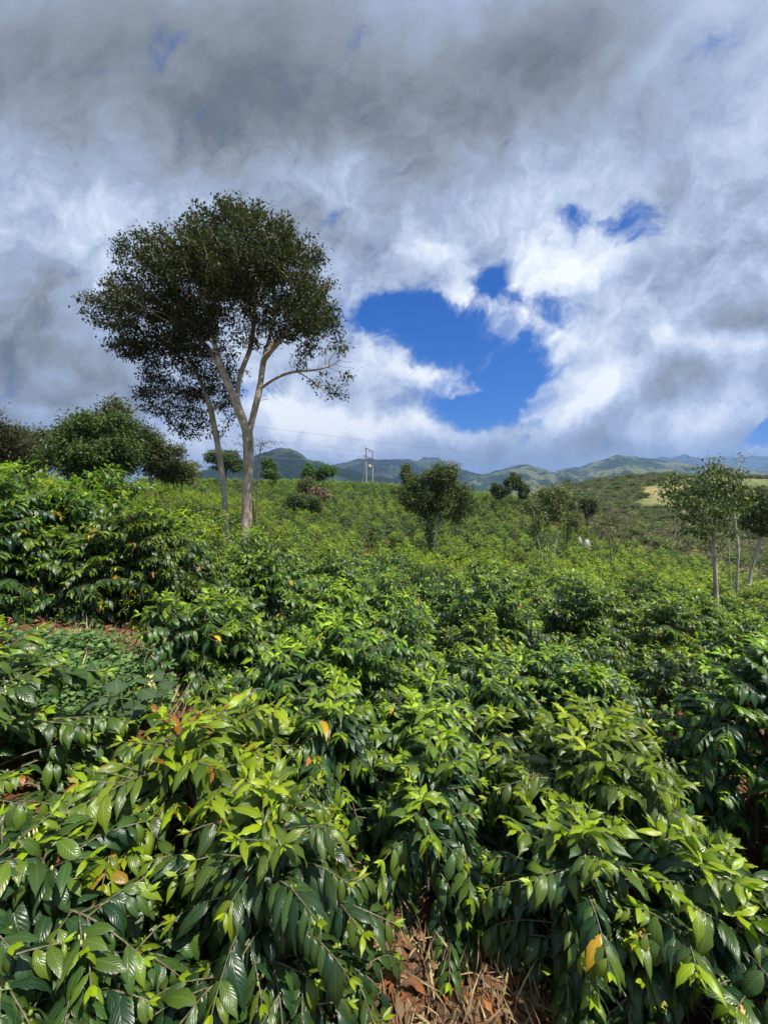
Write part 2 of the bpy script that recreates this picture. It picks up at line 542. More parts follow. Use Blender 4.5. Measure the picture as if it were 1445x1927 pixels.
def ground(x, y):
    x = np.asarray(x, float); y = np.asarray(y, float)
    sh = x.shape; X = x.ravel(); Y = y.ravel()
    r = np.sqrt((X[:, None] - CT[None, :, 0]) ** 2 + (Y[:, None] - CT[None, :, 1]) ** 2) / 50
    z = _tps(r) @ _w[:_n] + _w[_n] + (_w[_n + 1] * X + _w[_n + 2] * Y) / 50
    z = z + (fbm(X * .9, Y * .9, 3, 5) - .5) * .12 * np.minimum(1, np.hypot(X, Y) / 3)
    rr = np.hypot(X, Y)
    t = np.clip((rr - 200) / 250, 0, 1); t = t * t * (3 - 2 * t)
    far = -70 + (fbm(X / 220, Y / 220, 4, 9) - .5) * 40
    z = z * (1 - t) + far * t
    return z.reshape(sh)


def gz(x, y): return float(ground(np.array([x]), np.array([y]))[0])


def build_ground():
    na = 300
    rr = np.concatenate([[0.0], np.geomspace(0.25, 9000, 210)])
    th = np.linspace(0, 2 * np.pi, na, endpoint=False)
    RR, TH = np.meshgrid(rr[1:], th, indexing='ij')
    X = RR * np.sin(TH); Y = RR * np.cos(TH)
    Zv = ground(X, Y)
    V = np.vstack([[[0, 0, gz(0, 0)]], np.stack([X, Y, Zv], -1).reshape(-1, 3)])
    nr = len(rr) - 1
    i = np.arange(nr - 1)[:, None] * na + 1; j = np.arange(na)[None]; j2 = (j + 1) % na
    q = np.stack([i + j, i + na + j, i + na + j2, i + j2], -1).reshape(-1, 4)[:, ::-1]
    j = np.arange(na)
    tri = np.stack([np.zeros(na, int), 1 + (j + 1) % na, 1 + j], -1)
    m, g, out = new_mat('soil')
    oc = g.n('ShaderNodeTexCoord').outputs['Object']
    n1 = g.noise(oc, 0.9, 8, 0.65); n2 = g.noise(oc, 14, 5, 0.7); n3 = g.noise(oc, 0.035, 6, 0.6)
    vor = g.n('ShaderNodeTexVoronoi'); g.put(vor.inputs['Vector'], oc); vor.inputs['Scale'].default_value = 28
    soil = g.ramp(n1, [(0.3, (0.06, 0.03, 0.018)), (0.5, (0.125, 0.06, 0.032)), (0.7, (0.19, 0.115, 0.06))])
    soil = g.mix(g.mul(g.smooth(n2, 0.52, 0.6), 0.6), soil, (0.22, 0.15, 0.08))
    soil = g.mix(g.mul(g.smooth(vor.outputs['Color'], 0.7, 0.8), 0.35), soil, (0.20, 0.08, 0.035))
    past = g.ramp(n3, [(0.30, (0.10, 0.135, 0.045)), (0.45, (0.17, 0.19, 0.07)), (0.58, (0.24, 0.215, 0.10)), (0.72, (0.32, 0.27, 0.10))])
    past = g.mix(g.mul(g.smooth(g.noise(oc, 0.5, 6, 0.7), 0.48, 0.6), 0.5), past, (0.045, 0.06, 0.022))
    r = g.m('SQRT', g.add(*[g.mul(a, a) for a in g.sep(oc)[:2]]))
    c = g.mix(g.smooth(r, 35, 70), soil, past)
    p = g.n('ShaderNodeBsdfPrincipled'); g.put(p.inputs['Base Color'], c); p.inputs['Roughness'].default_value = 0.95
    p.inputs['Specular IOR Level'].default_value = 0.1
    b = g.n('ShaderNodeBump'); b.inputs['Strength'].default_value = 0.8; b.inputs['Distance'].default_value = 0.03
    g.put(b.inputs['Height'], g.add(n2, vor.outputs['Distance'])); g.nt.links.new(b.outputs[0], p.inputs['Normal'])
    g.nt.links.new(p.outputs[0], out.inputs[0])
    me = mk_mesh('ground', V, [q, tri], [m])
    tag(link('ground', me), 'brown soil and scrubby hillside under the plantation', None, kind='structure')


build_ground()


def build_range(name, label, r0, prof, seed, cols, rough_amp, front=0.5, pasture=0.5, base=-75):
    """a mountain range with real depth: ridge line at distance r0 through (px, py) points"""
    pr = np.array(prof, float)
    a_lo, a_hi = pr[0, 0], pr[-1, 0]
    pts = np.array([P(a, b, 1.0) for a, b in prof]); uu = pts[:, 0]; el = (pts[:, 2] - EYE)
    na, ns = 420, 90
    U = np.linspace(uu[0], uu[-1], na)
    E = np.interp(U, uu, el)
    S = np.linspace(0, 1.35, ns)
    UU, SS = np.meshgrid(U, S, indexing='ij')
    Y = r0 * (front + (1 - front) * SS)
    X = UU * Y
    zr = np.repeat((EYE + E * r0 * 1.18)[:, None], ns, 1)
    zr = zr + (fbm(X / r0 * 60, np.full_like(X, seed * 3.3), 4, seed) - .5) * r0 * 0.010
    up = np.clip(SS, 0, 1)
    prof_s = up ** 1.25
    back = np.clip(SS - 1, 0, 1) * 1.8
    Zm = base + (zr - base) * (prof_s - back)
    spur = fbm(UU * 13 + SS * .6, SS * 1.6 + 5, 5, seed + 20, ridged=True) - .5
    Zm += spur * rough_amp * r0 * np.clip(np.sin(np.pi * np.clip(SS, 0, 1)), 0, 1) ** .8
    Zm += (fbm(X / r0 * 120, Y / r0 * 120, 4, seed + 40) - .5) * r0 * 0.010 * np.clip(1 - SS, 0, 1) ** .3
    edge = np.clip(np.minimum(np.arange(na), na - 1 - np.arange(na)) / 12, 0, 1)[:, None]
    Zm = base + (Zm - base) * edge
    idx = np.arange(na * ns).reshape(na, ns)
    q = np.stack([idx[:-1, :-1], idx[1:, :-1], idx[1:, 1:], idx[:-1, 1:]], -1).reshape(-1, 4)
    m, g, out = new_mat(name)
    oc = g.n('ShaderNodeTexCoord').outputs['Object']
    k = 1000.0 / r0
    n1 = g.noise(oc, 0.006 * k, 7, 0.62, 0.4); n2 = g.noise(oc, 0.05 * k, 6, 0.7)
    vor = g.n('ShaderNodeTexVoronoi'); g.put(vor.inputs['Vector'], g.vm('MULTIPLY', oc, (1, .45, 1.6))); vor.inputs['Scale'].default_value = 0.018 * k
    vr = g.sep(vor.outputs['Color'])[0]
    wood, woodl, pas, pas2 = cols
    c = g.ramp(n2, [(0.35, wood), (0.65, woodl)])
    pf = g.mul(g.smooth(g.add(n1, g.mul(vr, 0.16)), 0.66 - pasture * .2, 0.72 - pasture * .2), 0.9)
    c = g.mix(pf, c, g.mix(vr, pas, pas2))
    p = g.n('ShaderNodeBsdfPrincipled'); g.put(p.inputs['Base Color'], c); p.inputs['Roughness'].default_value = 1.0
    p.inputs['Specular IOR Level'].default_value = 0.0
    b = g.n('ShaderNodeBump'); b.inputs['Strength'].default_value = 1.0; b.inputs['Distance'].default_value = r0 * 0.012
    g.put(b.inputs['Height'], n2); g.nt.links.new(b.outputs[0], p.inputs['Normal'])
    g.nt.links.new(p.outputs[0], out.inputs[0])
    me = mk_mesh(name, np.stack([X, Y, Zm], -1).reshape(-1, 3), [q], [m])
    tag(link(name, me), label, None, kind='structure')


PAL_G = ((0.006, 0.014, 0.007), (0.018, 0.032, 0.014), (0.08, 0.095, 0.04), (0.045, 0.07, 0.03))
build_range('mountain', 'dark green rounded mountain behind the forked tree', 1500,
            [(330, 905), (385, 888), (420, 880), (455, 870), (485, 862), (515, 853), (545, 851), (562, 858), (580, 870), (605, 876), (640, 884), (680, 892),
             (720, 900), (760, 908)], 3, PAL_G, .03, .45, .25)
build_range('mountain', 'long forested ridge behind the power pole', 2600,
            [(560, 892), (600, 882), (640, 878), (665, 872), (690, 870), (720, 871), (760, 870), (790, 873), (815, 876), (850, 884), (890, 893), (930, 897),
             (965, 900), (1010, 903), (1060, 908)], 11, PAL_G, .04, .5, .3)
build_range('mountain', 'blue craggy twin-topped peak beyond the ridge', 3600,
            [(740, 892), (770, 876), (785, 874), (798, 868), (812, 869), (824, 868), (836, 874), (850, 884), (875, 888), (905, 897), (950, 905)],
            17, PAL_G, .04, .55, .0)
build_range('mountain', 'green mountain with pasture fields on the right', 2300,
            [(850, 905), (900, 899), (940, 888), (965, 881), (990, 879), (1020, 885), (1045, 891), (1070, 884), (1100, 880), (1130, 872), (1160, 864),
             (1185, 866), (1215, 869), (1250, 873), (1290, 878), (1340, 884), (1400, 888), (1450, 890), (1500, 893)], 23,
            ((0.014, 0.034, 0.014), (0.035, 0.062, 0.024), (0.19, 0.18, 0.08), (0.10, 0.135, 0.05)), .035, .45, .45)
build_range('mountain', 'distant blue mountain on the right horizon', 5200,
            [(1180, 882), (1220, 872), (1245, 867), (1265, 869), (1285, 863), (1310, 869), (1350, 867), (1390, 868), (1420, 866), (1450, 865), (1500, 868), (1560, 875)],
            31, PAL_G, .016, .6, .1)


# ------------------------------------------------------------------ coffee shrubs
C_OLD = np.array([[.014, .044, .019], [.020, .062, .020], [.034, .092, .020]])
C_MID = np.array([[.078, .155, .014], [.125, .21, .014]])
C_YNG = np.array([[.175, .32, .008], [.25, .385, .011]])
C_BRZ = np.array([[.30, .16, .02], [.27, .21, .02]])
C_YEL = np.array([[.50, .36, .02], [.40, .20, .03]])


def leaf_colours(age, rng, bronze=0.0, yellow=0.004):
    n = len(age)
    f = rng.random((n, 1))
    old = C_OLD[rng.integers(0, 3, n)]; mid = C_MID[0] * (1 - f) + C_MID[1] * f; yng = C_YNG[0] * (1 - f) + C_YNG[1] * f
    a = age[:, None]
    c = np.where(a < .5, old + (mid - old) * np.clip(a / .5, 0, 1), mid + (yng - mid) * np.clip((a - .5) / .5, 0, 1))
    b = rng.random(n) < bronze * np.clip(age - .8, 0, 1) * 2.2
    c[b] = C_BRZ[rng.integers(0, 2, b.sum())]
    y = rng.random(n) < yellow * (1.2 - age)
    c[y] = C_YEL[rng.integers(0, 2, y.sum())]
    return c * rng.uniform(.8, 1.15, (n, 1))


def coffee_geo(seed, H=1.6, R=.85, lod=0, young=0.0, bronze=0.0, yellow=0.004, stems=None, leaf=.118, low=.06):
    rng = np.random.default_rng(seed)
    kind = ('fine', 'mid', 'far')[lod]
    inter = (.030, .039, .056)[lod]
    dz = (.052, .064, .088)[lod]
    stems = stems or int(rng.integers(2, 4))
    wood = Geo(); berries = Geo()
    B, Dr, Nm, Ls, Ag, Dp = [], [], [], [], [], []
    cents = []

    def branch(p0, az, el0, L, tz, side, depth=0):
        n = max(3, int(L / inter))
        sub = inter
        pts = [np.array(p0, float)]
        el = el0
        dr = rng.uniform(.75, 1.35) * (1.1 - .55 * tz)
        azz = az
        btip = 1.0 if rng.random() < .75 else 1.7 if rng.random() < .4 else .3
        for k in range(n):
            s = k / n
            el = el0 - dr * (s ** 1.15) * min(1.3, L / (.55 * R))
            azz += rng.normal(0, .05)
            T = np.array([math.cos(el) * math.sin(azz), math.cos(el) * math.cos(azz), math.sin(el)])
            pts.append(pts[-1] + T * sub)
            s = (k + 1) / n
            if s < side: continue
            Sx = np.cross(T, (0, 0, 1)); Sx /= max(1e-6, np.linalg.norm(Sx))
            tip = (n - 1 - k)
            sz = leaf * rng.choice((rng.uniform(.62, .9), rng.uniform(.85, 1.2)), p=(.3, .7)) * (.5 if tip == 0 else .78 if tip == 1 else 1)
            age = np.clip(1.05 - tip * .36 + rng.normal(0, .15), 0, 1) * (.12 + .95 * tz ** 1.6) * btip if tip < 4 else 0
            age = max(age, (tz - .70) * 1.9 + rng.normal(0, .1) - .05 * tip)
            age = float(np.clip(age + young * rng.uniform(.2, 1), 0, 1))
            if rng.random() < .06: continue
            for sg in (-1, 1):
                if rng.random() < .06: continue
                dd = T * rng.uniform(.35, .8) + Sx * sg * rng.uniform(.45, .85) + np.array((0, 0, rng.uniform(-.75, .15) + .3 * min(1, age * 1.3)))
                nn = np.array((0, 0, 1.0)) + rng.normal(0, .22, 3) + Sx * sg * .25
                B.append(pts[-1]); Dr.append(dd); Nm.append(nn); Ls.append(sz * rng.uniform(.9, 1.1)); Ag.append(age)
                Dp.append(rng.uniform(.7, 1.75) * (.7 if age > .7 else 1))
            if tip == 0:
                for q in range(2):      # folded new leaves at the very tip
                    B.append(pts[-1]); Dr.append(T + Sx * (q - .5) * .5 + np.array((0, 0, .6))); Nm.append(np.array((T[0], T[1], 1.2)))
                    Ls.append(sz * .75); Ag.append(min(1, .75 + .3 * tz)); Dp.append(.2)
            if lod == 0 and rng.random() < .10 and s > .2: cents.append(pts[-1] - np.array((0, 0, .012)))
        pts = np.array(pts)
        r0 = .0022 + .0042 * L
        if lod < 2 or L > .5:
            wood.add(*tube(pts[::(1 if lod == 0 else 2)], np.linspace(r0, .0016, len(pts[::(1 if lod == 0 else 2)])), (5, 3, 3)[lod]))
        if depth == 0 and L > .38 and lod < 2:
            for q in range(rng.integers(3, 6)):
                k = int(rng.uniform(.25, .7) * n)
                branch(pts[k], az + rng.choice((-1, 1)) * rng.uniform(.5, 1.0), el0 - .4 * rng.random(), L * rng.uniform(.3, .5), tz, .2, 1)

    for sidx in range(stems):
        a = rng.uniform(0, 6.28); tilt = rng.uniform(.05, .30) * R * (0.4 if stems == 1 else 1)
        hs = H * (1 if sidx == 0 else rng.uniform(.74, .97))
        tt = np.linspace(0, 1, 12)
        sp = np.stack([np.cos(a) * (.05 + tilt * tt ** 1.2), np.sin(a) * (.05 + tilt * tt ** 1.2), hs * tt], -1)
        sp[:, :2] += rng.normal(0, .008, (12, 2))
        wood.add(*tube(sp, np.linspace(.022, .004, 12) * (H / 1.6) ** .5, 7 if lod == 0 else 4))
        k = 0
        z = low * hs
        while z < hs * .995:
            t = z / hs
            px = np.array([np.interp(t, tt, sp[:, i]) for i in range(3)])
            prof = (1 - t ** 1.6) ** .8
            if t < .3: prof *= .78 + .73 * t
            for h2 in (0, 1):
                az = k * (math.pi / 2) + h2 * math.pi + rng.normal(0, .22) + a
                L = (R * prof * rng.uniform(.72, 1.12) + .07) * (1.0 if stems < 3 else .93)
                el0 = .15 + 1.0 * t ** 3 + rng.normal(0, .12)
                branch(px, az, el0, L, t, .32 * (1 - t) + .02)
            k += 1
            z += dz * (1.15 if t < .5 else .85) * rng.uniform(.85, 1.15)
        # leader tip
        for q in range(4):
            aa = q * 1.57 + a
            B.append(sp[-1]); Dr.append(np.array((math.cos(aa), math.sin(aa), .7))); Nm.append(np.array((0, 0, 1.)) + rng.normal(0, .2, 3))
            Ls.append(leaf * .8); Ag.append(1.); Dp.append(.9)
    B = np.array(B); Ag = np.array(Ag); Ls = np.array(Ls)
    if lod == 2: Ls = Ls * 1.25
    col = leaf_colours(Ag, rng, bronze, yellow)
    lg = leaf_geo(B, np.array(Dr), np.array(Nm), Ls, Ls * .158 * rng.uniform(.82, 1.15, len(Ls)), np.array(Dp), col, kind, rng)
    fol = Geo(); fol.add(*lg)
    if lod == 0 and cents:
        oct_ = np.array([[1, 0, 0], [-1, 0, 0], [0, 1, 0], [0, -1, 0], [0, 0, 1], [0, 0, -1]], float)
        of = np.array([[0, 2, 4], [2, 1, 4], [1, 3, 4], [3, 0, 4], [2, 0, 5], [1, 2, 5], [3, 1, 5], [0, 3, 5]])
        # subdivide the octahedron once so the fruit is round
        V = list(map(tuple, oct_)); Fs = []
        def mid(a, b):
            m_ = norm((np.array(V[a]) + np.array(V[b]))); V.append(tuple(m_)); return len(V) - 1
        for a, b, c in of:
            ab, bc, ca = mid(a, b), mid(b, c), mid(c, a); Fs += [[a, ab, ca], [ab, b, bc], [ca, bc, c], [ab, bc, ca]]
        V = np.array(V); Fs = np.array(Fs)
        for c in cents:
            fl = rng.random() < .35
            for q in range(rng.integers(3, 8)):
                o = c + rng.normal(0, .009, 3)
                r = np.array((.0055, .0055, .007)) * rng.uniform(.7, 1.15) if not fl else np.array((.003, .003, .010))
                cc = (.16, .26, .04) if not fl else (.55, .58, .22)
                if rng.random() < .02: cc = (.35, .02, .02)
                berries.add(V * r + o, Fs, None, np.tile(np.array(cc) * rng.uniform(.8, 1.2), (len(V), 1)))
    return wood, fol, berries


M_fol = (M_coffee, M_coffee, M_coffee_far)
BASE_H, BASE_R = 1.6, .85
n_shrub = 0


def shrub_from_geo(name_label, geo, lod, loc, rz, sc, group):
    w, f, b = geo
    root = empty('coffee_shrub', loc, name_label, 'coffee shrub', group, rz, sc)
    link('stem', w.mesh('stem', M_twig), root)
    link('foliage', f.mesh('foliage', M_fol[lod], smooth=True), root)
    if b is not None and b.n: tag(link('berries', b.mesh('berries', M_berry), root), kind='stuff')
    return root


def copy_thing(root, loc, rz, sc, label):
    r = root.copy(); COL.objects.link(r)
    r.location = loc; r.rotation_euler = (0, 0, rz); r.scale = sc if isinstance(sc, tuple) else (sc, sc, sc)
    r['label'] = label
    for ch in root.children:
        c = ch.copy(); COL.objects.link(c); c.parent = r
    return r


GROUP = 'coffee shrubs planted over the whole slope'
# px, py of the top, metres ahead, radius, options, label
NEAR = [
    (400, 1335, 1.62, .74, dict(young=.62, bronze=.8, leaf=.116), 'coffee shrub in the lower left with bronze new leaves crowning its yellow-green top'),
    (-60, 1185, 1.5, .70, dict(young=.25), 'coffee shrub cut by the left edge beside the bare soil patch, bronze leaf tips'),
    (40, 1640, 1.02, .62, dict(leaf=.12, yellow=.012), 'large-leaved dark coffee shrub filling the bottom left corner'),
    (1150, 1330, 1.85, .84, dict(young=.3), 'wide coffee shrub at lower right with a bright lime crown'),
    (1300, 1600, 1.42, .72, dict(yellow=.02, leaf=.125), 'dark coffee shrub in the bottom right corner with a few orange leaves'),
    (1430, 1185, 2.25, .80, dict(leaf=.12), 'tall coffee shrub cut by the right edge, large dark drooping leaves'),
    (790, 1480, 2.1, .58, dict(young=.1, leaf=.12), 'narrow coffee shrub above the dry grass at the bottom centre'),
    (680, 1150, 2.9, .88, dict(young=.12), 'dense coffee shrub in the middle with a pair of pinkish leaves on top'),
    (540, 1230, 2.5, .60, dict(young=.05), 'dark coffee shrub just behind the bronze-tipped one'),
    (420, 1110, 3.3, .80, dict(young=.15), 'coffee shrub with long pale flowering shoots, right of the bare soil path'),
    (350, 1200, 2.8, .50, dict(young=.12), 'small bright coffee shrub at the edge of the bare soil path'),
    (590, 1070, 4.0, .85, dict(young=.3), 'yellow-green coffee shrub on the brow, in line with the forked tree base'),
    (735, 1085, 3.9, .80, dict(young=.28, bronze=.3), 'yellow-green coffee shrub on the brow with arching tips, right of its twin'),
    (900, 1215, 3.1, .80, dict(), 'coffee shrub with slim mid green leaves in the right middle ground'),
    (1030, 1215, 3.3, .80, dict(yellow=.015), 'coffee shrub showing bare twigs between its leaves, behind the lime-crowned one'),
    (1150, 1225, 3.1, .80, dict(yellow=.015), 'coffee shrub with one yellowed leaf, left of the tall one at the right edge'),
    (870, 1130, 4.4, .85, dict(young=.1), 'coffee shrub just right of the yellow-green brow'),
    (990, 1165, 4.4, .8, dict(), 'coffee shrub in the hollow below the slender pale-stemmed tree'),
    (1100, 1180, 4.5, .8, dict(young=.08), 'coffee shrub in the hollow below the bare purple-twigged tree'),
    (1270, 1190, 4.2, .85, dict(), 'coffee shrub behind and left of the tall right-edge shrub'),
    (1400, 1145, 5.0, .9, dict(young=.1), 'coffee shrub at the foot of the single-trunk tree on the right'),
    (520, 1660, 1.16, .54, dict(leaf=.12), 'dark coffee shrub with a broken pale twig at the bottom, left of the dry grass'),
    (815, 1600, 1.72, .46, dict(leaf=.115, low=.2), 'low coffee shrub directly above the patch of dry grass'),
    (1060, 1700, 1.35, .42, dict(leaf=.115), 'low dark coffee shrub right of the patch of dry grass'),
    (620, 1370, 2.15, .55, dict(), 'low dark coffee shrub between the bronze-tipped shrub and the narrow one'),
    (960, 1420, 2.35, .42, dict(young=.05), 'low coffee shrub tucked under the left flank of the lime-crowned one'),
    (790, 1270, 2.6, .62, dict(), 'dark coffee shrub with a red cherry cluster in the centre'),
    # the tall bank on the left
    (-60, 880, 3.6, 1.05, dict(), 'tall coffee shrub rising at the far left edge of the bank'),
    (60, 872, 4.1, 1.12, dict(young=.08), 'tallest coffee shrub on the left bank, bright top against the dark trees'),
    (165, 880, 4.6, 1.15, dict(young=.08), 'tall coffee shrub on the left bank, right of the tallest one'),
    (10, 1010, 3.75, .80, dict(yellow=.015), 'coffee shrub low on the left bank with brown withered leaves'),
    (150, 1000, 3.95, .80, dict(yellow=.02), 'coffee shrub in the middle face of the left bank above the soil patch'),
    (245, 930, 4.3, 1.05, dict(young=.15, yellow=.015), 'coffee shrub on the left bank with a sunny rounded shoulder'),
    (315, 965, 4.7, .98, dict(yellow=.02), 'coffee shrub at the right end of the left bank with yellow hanging leaves'),
    (255, 905, 6.2, 1.0, dict(), 'coffee shrub peeping over the crest of the left bank'),
    (375, 1010, 5.8, .8, dict(), 'coffee shrub sloping down from the left bank to the trunks'),
    (430, 1020, 7.0, .85, dict(), 'dark coffee shrub directly in front of the two trunks'),
    (510, 1038, 6.6, .85, dict(yellow=.015), 'dark coffee shrub right of the forked trunk base with a reddish leaf'),
]
near_xy = []
for i, (px, py, d, r, kw, lab) in enumerate(NEAR):
    top = P(px, py, d)
    x, y = top[0], top[1]
    z = gz(x, y)
    H = max(.7, top[2] - z - (.02 if 24 < i < 34 else .10 + .01 * d))
    lod = 0 if d < 3.6 else 1
    g_ = coffee_geo(100 + i, H, r, lod, **kw)
    shrub_from_geo(lab, g_, lod, (x, y, z - .02), 0, 1.0, GROUP)
    near_xy.append((x, y, r))

# ------------------------------------------------------------------ trees
def colonize(nodes, parents, att, step, di, dk, iters, rng, up=0.0, jit=.12):
    nodes = [np.array(p, float) for p in nodes]; parents = list(parents)
    att = np.array(att, float)
    N = np.array(nodes)
    D = np.linalg.norm(att[:, None] - N[None], axis=2)
    ni = D.argmin(1); nd = D[np.arange(len(att)), ni]
    for it in range(iters):
        act = nd < di if it > 3 else np.ones(len(att), bool)
        if not act.any(): break
        idx = ni[act]
        vec = norm(att[act] - N[idx])
        uq, inv = np.unique(idx, return_inverse=True)
        acc = np.zeros((len(uq), 3)); np.add.at(acc, inv, vec)
        dirs = norm(norm(acc) + rng.normal(0, jit, acc.shape) + np.array((0, 0, up)))
        new = N[uq] + dirs * step
        # drop repeats of an existing place
        ok = np.array([np.min(np.sum((N[max(0, len(N) - 3000):] - q) ** 2, 1)) > (step * .35) ** 2 for q in new])
        if not ok.any(): break
        new = new[ok]; up_ = uq[ok]
        base = len(N)
        N = np.vstack([N, new]); parents += list(up_)
        D = np.linalg.norm(att[:, None] - new[None], axis=2)
        j = D.argmin(1); dm = D[np.arange(len(att)), j]
        better = dm < nd
        ni[better] = base + j[better]; nd[better] = dm[better]
        keep = nd > dk
        att, ni, nd = att[keep], ni[keep], nd[keep]
        if len(att) == 0: break
    return N, np.array(parents)


def skeleton(N, par, r_root, r_tip):
    n = len(N)
    kids = [[] for _ in range(n)]
    for i in range(1, n):
        if par[i] >= 0: kids[par[i]].append(i)
    cnt = np.ones(n)
    for i in range(n - 1, 0, -1):
        if par[i] >= 0: cnt[par[i]] += cnt[i]
    tips = np.zeros(n)
    for i in range(n - 1, -1, -1):
        if not kids[i]: tips[i] = 1
        if i > 0 and par[i] >= 0: tips[par[i]] += tips[i]
    e = math.log(max(tips[0], 2)) / math.log(r_root / r_tip)
    rad = r_tip * tips ** (1 / e)
    # gentle taper along unbranched stretches
    chains = []
    stack = [(0, -1)]
    while stack:
        s, p = stack.pop()
        ch = [p] if p >= 0 else []
        i = s
        while True:
            ch.append(i)
            if not kids[i]: break
            ks = sorted(kids[i], key=lambda q: -cnt[q])
            for q in ks[1:]: stack.append((q, i))
            i = ks[0]
        chains.append(ch)
    return rad, chains, kids, cnt


def smooth_path(p, k=1):
    p = p.copy()
    for _ in range(k):
        q = p.copy(); q[1:-1] = (p[:-2] + p[1:-1] * 2 + p[2:]) / 4; p = q
    return p


def sample_blobs(blobs, n, rng, shell=.0, cut=None):
    """points inside a union of ellipsoids (centre xyz, radii xyz)"""
    vol = np.array([b[3] * b[4] * b[5] for b in blobs]); vol = vol / vol.sum()
    out = []
    while len(out) < n:
        b = blobs[rng.choice(len(blobs), p=vol)]
        v = norm(rng.normal(0, 1, 3)) * (shell + (1 - shell) * rng.random()) ** (1 / 3 if shell == 0 else .6)
        p = np.array(b[:3]) + v * np.array(b[3:6])
        if cut is not None and not cut(p): continue
        out.append(p)
    return np.array(out)


def path_nodes(paths, step):
    """paths: list of (list of xyz, index in earlier path or None). returns nodes, parents"""
    nodes, par, ends = [], [], []
    for pts, root in paths:
        pts = np.array(pts, float)
        if root is None: last = -1; start = 0
        else:
            d = [np.linalg.norm(q - pts[0]) for q in nodes]; last = int(np.argmin(d)); start = 1
            pts = np.vstack([nodes[last], pts[1:]])
        seg = np.linalg.norm(np.diff(pts, axis=0), axis=1); L = np.concatenate([[0], np.cumsum(seg)])
        k = max(2, int(L[-1] / step) + 1)
        t = np.linspace(0, L[-1], k)
        q = np.stack([np.interp(t, L, pts[:, i]) for i in range(3)], -1)
        q = smooth_path(q, 3)
        for j in range(start, k):
            nodes.append(q[j]); par.append(last); last = len(nodes) - 1
    return nodes, par


def leaf_clouds(N, rad, kids, rng, per, spread, size, pal, r_leaf, kind='far', hang=.4, wl=.26, keep=None, gap=0):
    sel = [i for i in range(len(N)) if rad[i] < r_leaf and (keep is None or keep(N[i])) and (not gap or vnoise(N[i][0] / gap + N[i][2] * .6 / gap, N[i][1] / gap - N[i][2] * .8 / gap, 7) > .27)]
    if not sel: return None
    base = np.repeat(N[sel], per, 0) + rng.normal(0, spread, (len(sel) * per, 3)) * np.array((1, 1, .7))
    n = len(base)
    d = norm(rng.normal(0, 1, (n, 3)) + np.array((0, 0, -hang)))
    nn = norm(rng.normal(0, .55, (n, 3)) + np.array((0, 0, 1)))
    L = size * rng.uniform(.65, 1.25, n)
    pal = np.array(pal)
    cl = rng.random(len(sel)); ci = np.repeat(cl, per) * .55 + rng.random(n) * .45
    k = np.clip(ci * (len(pal) - 1), 0, len(pal) - 1.001); i0 = k.astype(int); f = (k - i0)[:, None]
    col = (pal[i0] * (1 - f) + pal[i0 + 1] * f) * rng.uniform(.75, 1.2, (n, 1))
    return leaf_geo(base, d, nn, L, L * wl, rng.uniform(.2, 1.0, n), col, kind, rng)


def make_tree(label, cat, paths, blobs, n_att, r_root, r_tip, bark, pal, seed, step=.22, di=1.6, dk=.4, per=14, spread=.11, size=.075,
              r_leaf=.02, shell=.0, up=.02, group=None, kind='far', hang=.4, cut=None, iters=90, keep=None, bare=None, name='tree', wl=.26, sides=9, gap=0, one_wood=False):
    rng = np.random.default_rng(seed)
    nodes, par = path_nodes(paths, step)
    att = sample_blobs(blobs, n_att, rng, shell, cut)
    if bare: att = np.vstack([att, sample_blobs(bare, int(n_att * .15), rng)])
    N, par = colonize(nodes, par, att, step, di, dk, iters, rng, up)
    rad, chains, kids, cnt = skeleton(N, par, r_root, r_tip)
    o = N[0].copy()
    root = empty(name, tuple(o), label, cat, group)
    tw, br = Geo(), Geo()
    for ch in chains:
        if len(ch) < 2: continue
        pts = N[ch]; rr = rad[ch].copy()
        rr[0] = min(rr[0], rr[1] * 1.25) if ch[0] != 0 else rr[0]
        if ch[0] == 0: rr = rr * (1 + .25 * np.exp(-np.arange(len(rr)) * step / .3))
        pts = smooth_path(pts, 2)
        big = rr.max() > r_root * .22
        s = sides if rr.max() > r_root * .4 else 6 if big else 3
        (tw if big or one_wood else br).add(*tube(pts - o, rr, s))
    link('trunk', tw.mesh('trunk', bark), root)
    if br.n: link('branches', br.mesh('branches', bark), root)
    lg = leaf_clouds(N - o, rad, kids, rng, per, spread, size, pal, r_leaf, kind, hang, wl, (lambda q: keep(q + o)) if keep else None, gap)
    if lg is not None:
        c = Geo(); c.add(*lg)
        link('crown', c.mesh('crown', M_treeleaf), root)
    return root


PAL_DARK = [(.013, .015, .006), (.022, .025, .009), (.040, .036, .014), (.085, .055, .020)]
PAL_BROWN = [(.024, .034, .013), (.046, .060, .020), (.075, .085, .030), (.125, .11, .04)]
PAL_MG = [(.030, .045, .016), (.055, .075, .026), (.10, .12, .045), (.15, .16, .06)]
PAL_GREEN = [(.020, .050, .014), (.040, .085, .020), (.070, .125, .028), (.12, .17, .04)]
PAL_OLIVE = [(.040, .056, .020), (.075, .095, .032), (.125, .14, .052), (.19, .19, .08)]


def B3(px, py, d, rx, ry, depth, dd=0.0):
    """ellipsoid from its picture centre and half sizes; depth is its half length along the view"""
    c = P(px, py, d + dd)
    k = (d + dd) / F
    return (c[0], c[1], c[2], rx * k, depth, ry * k * 1.05)


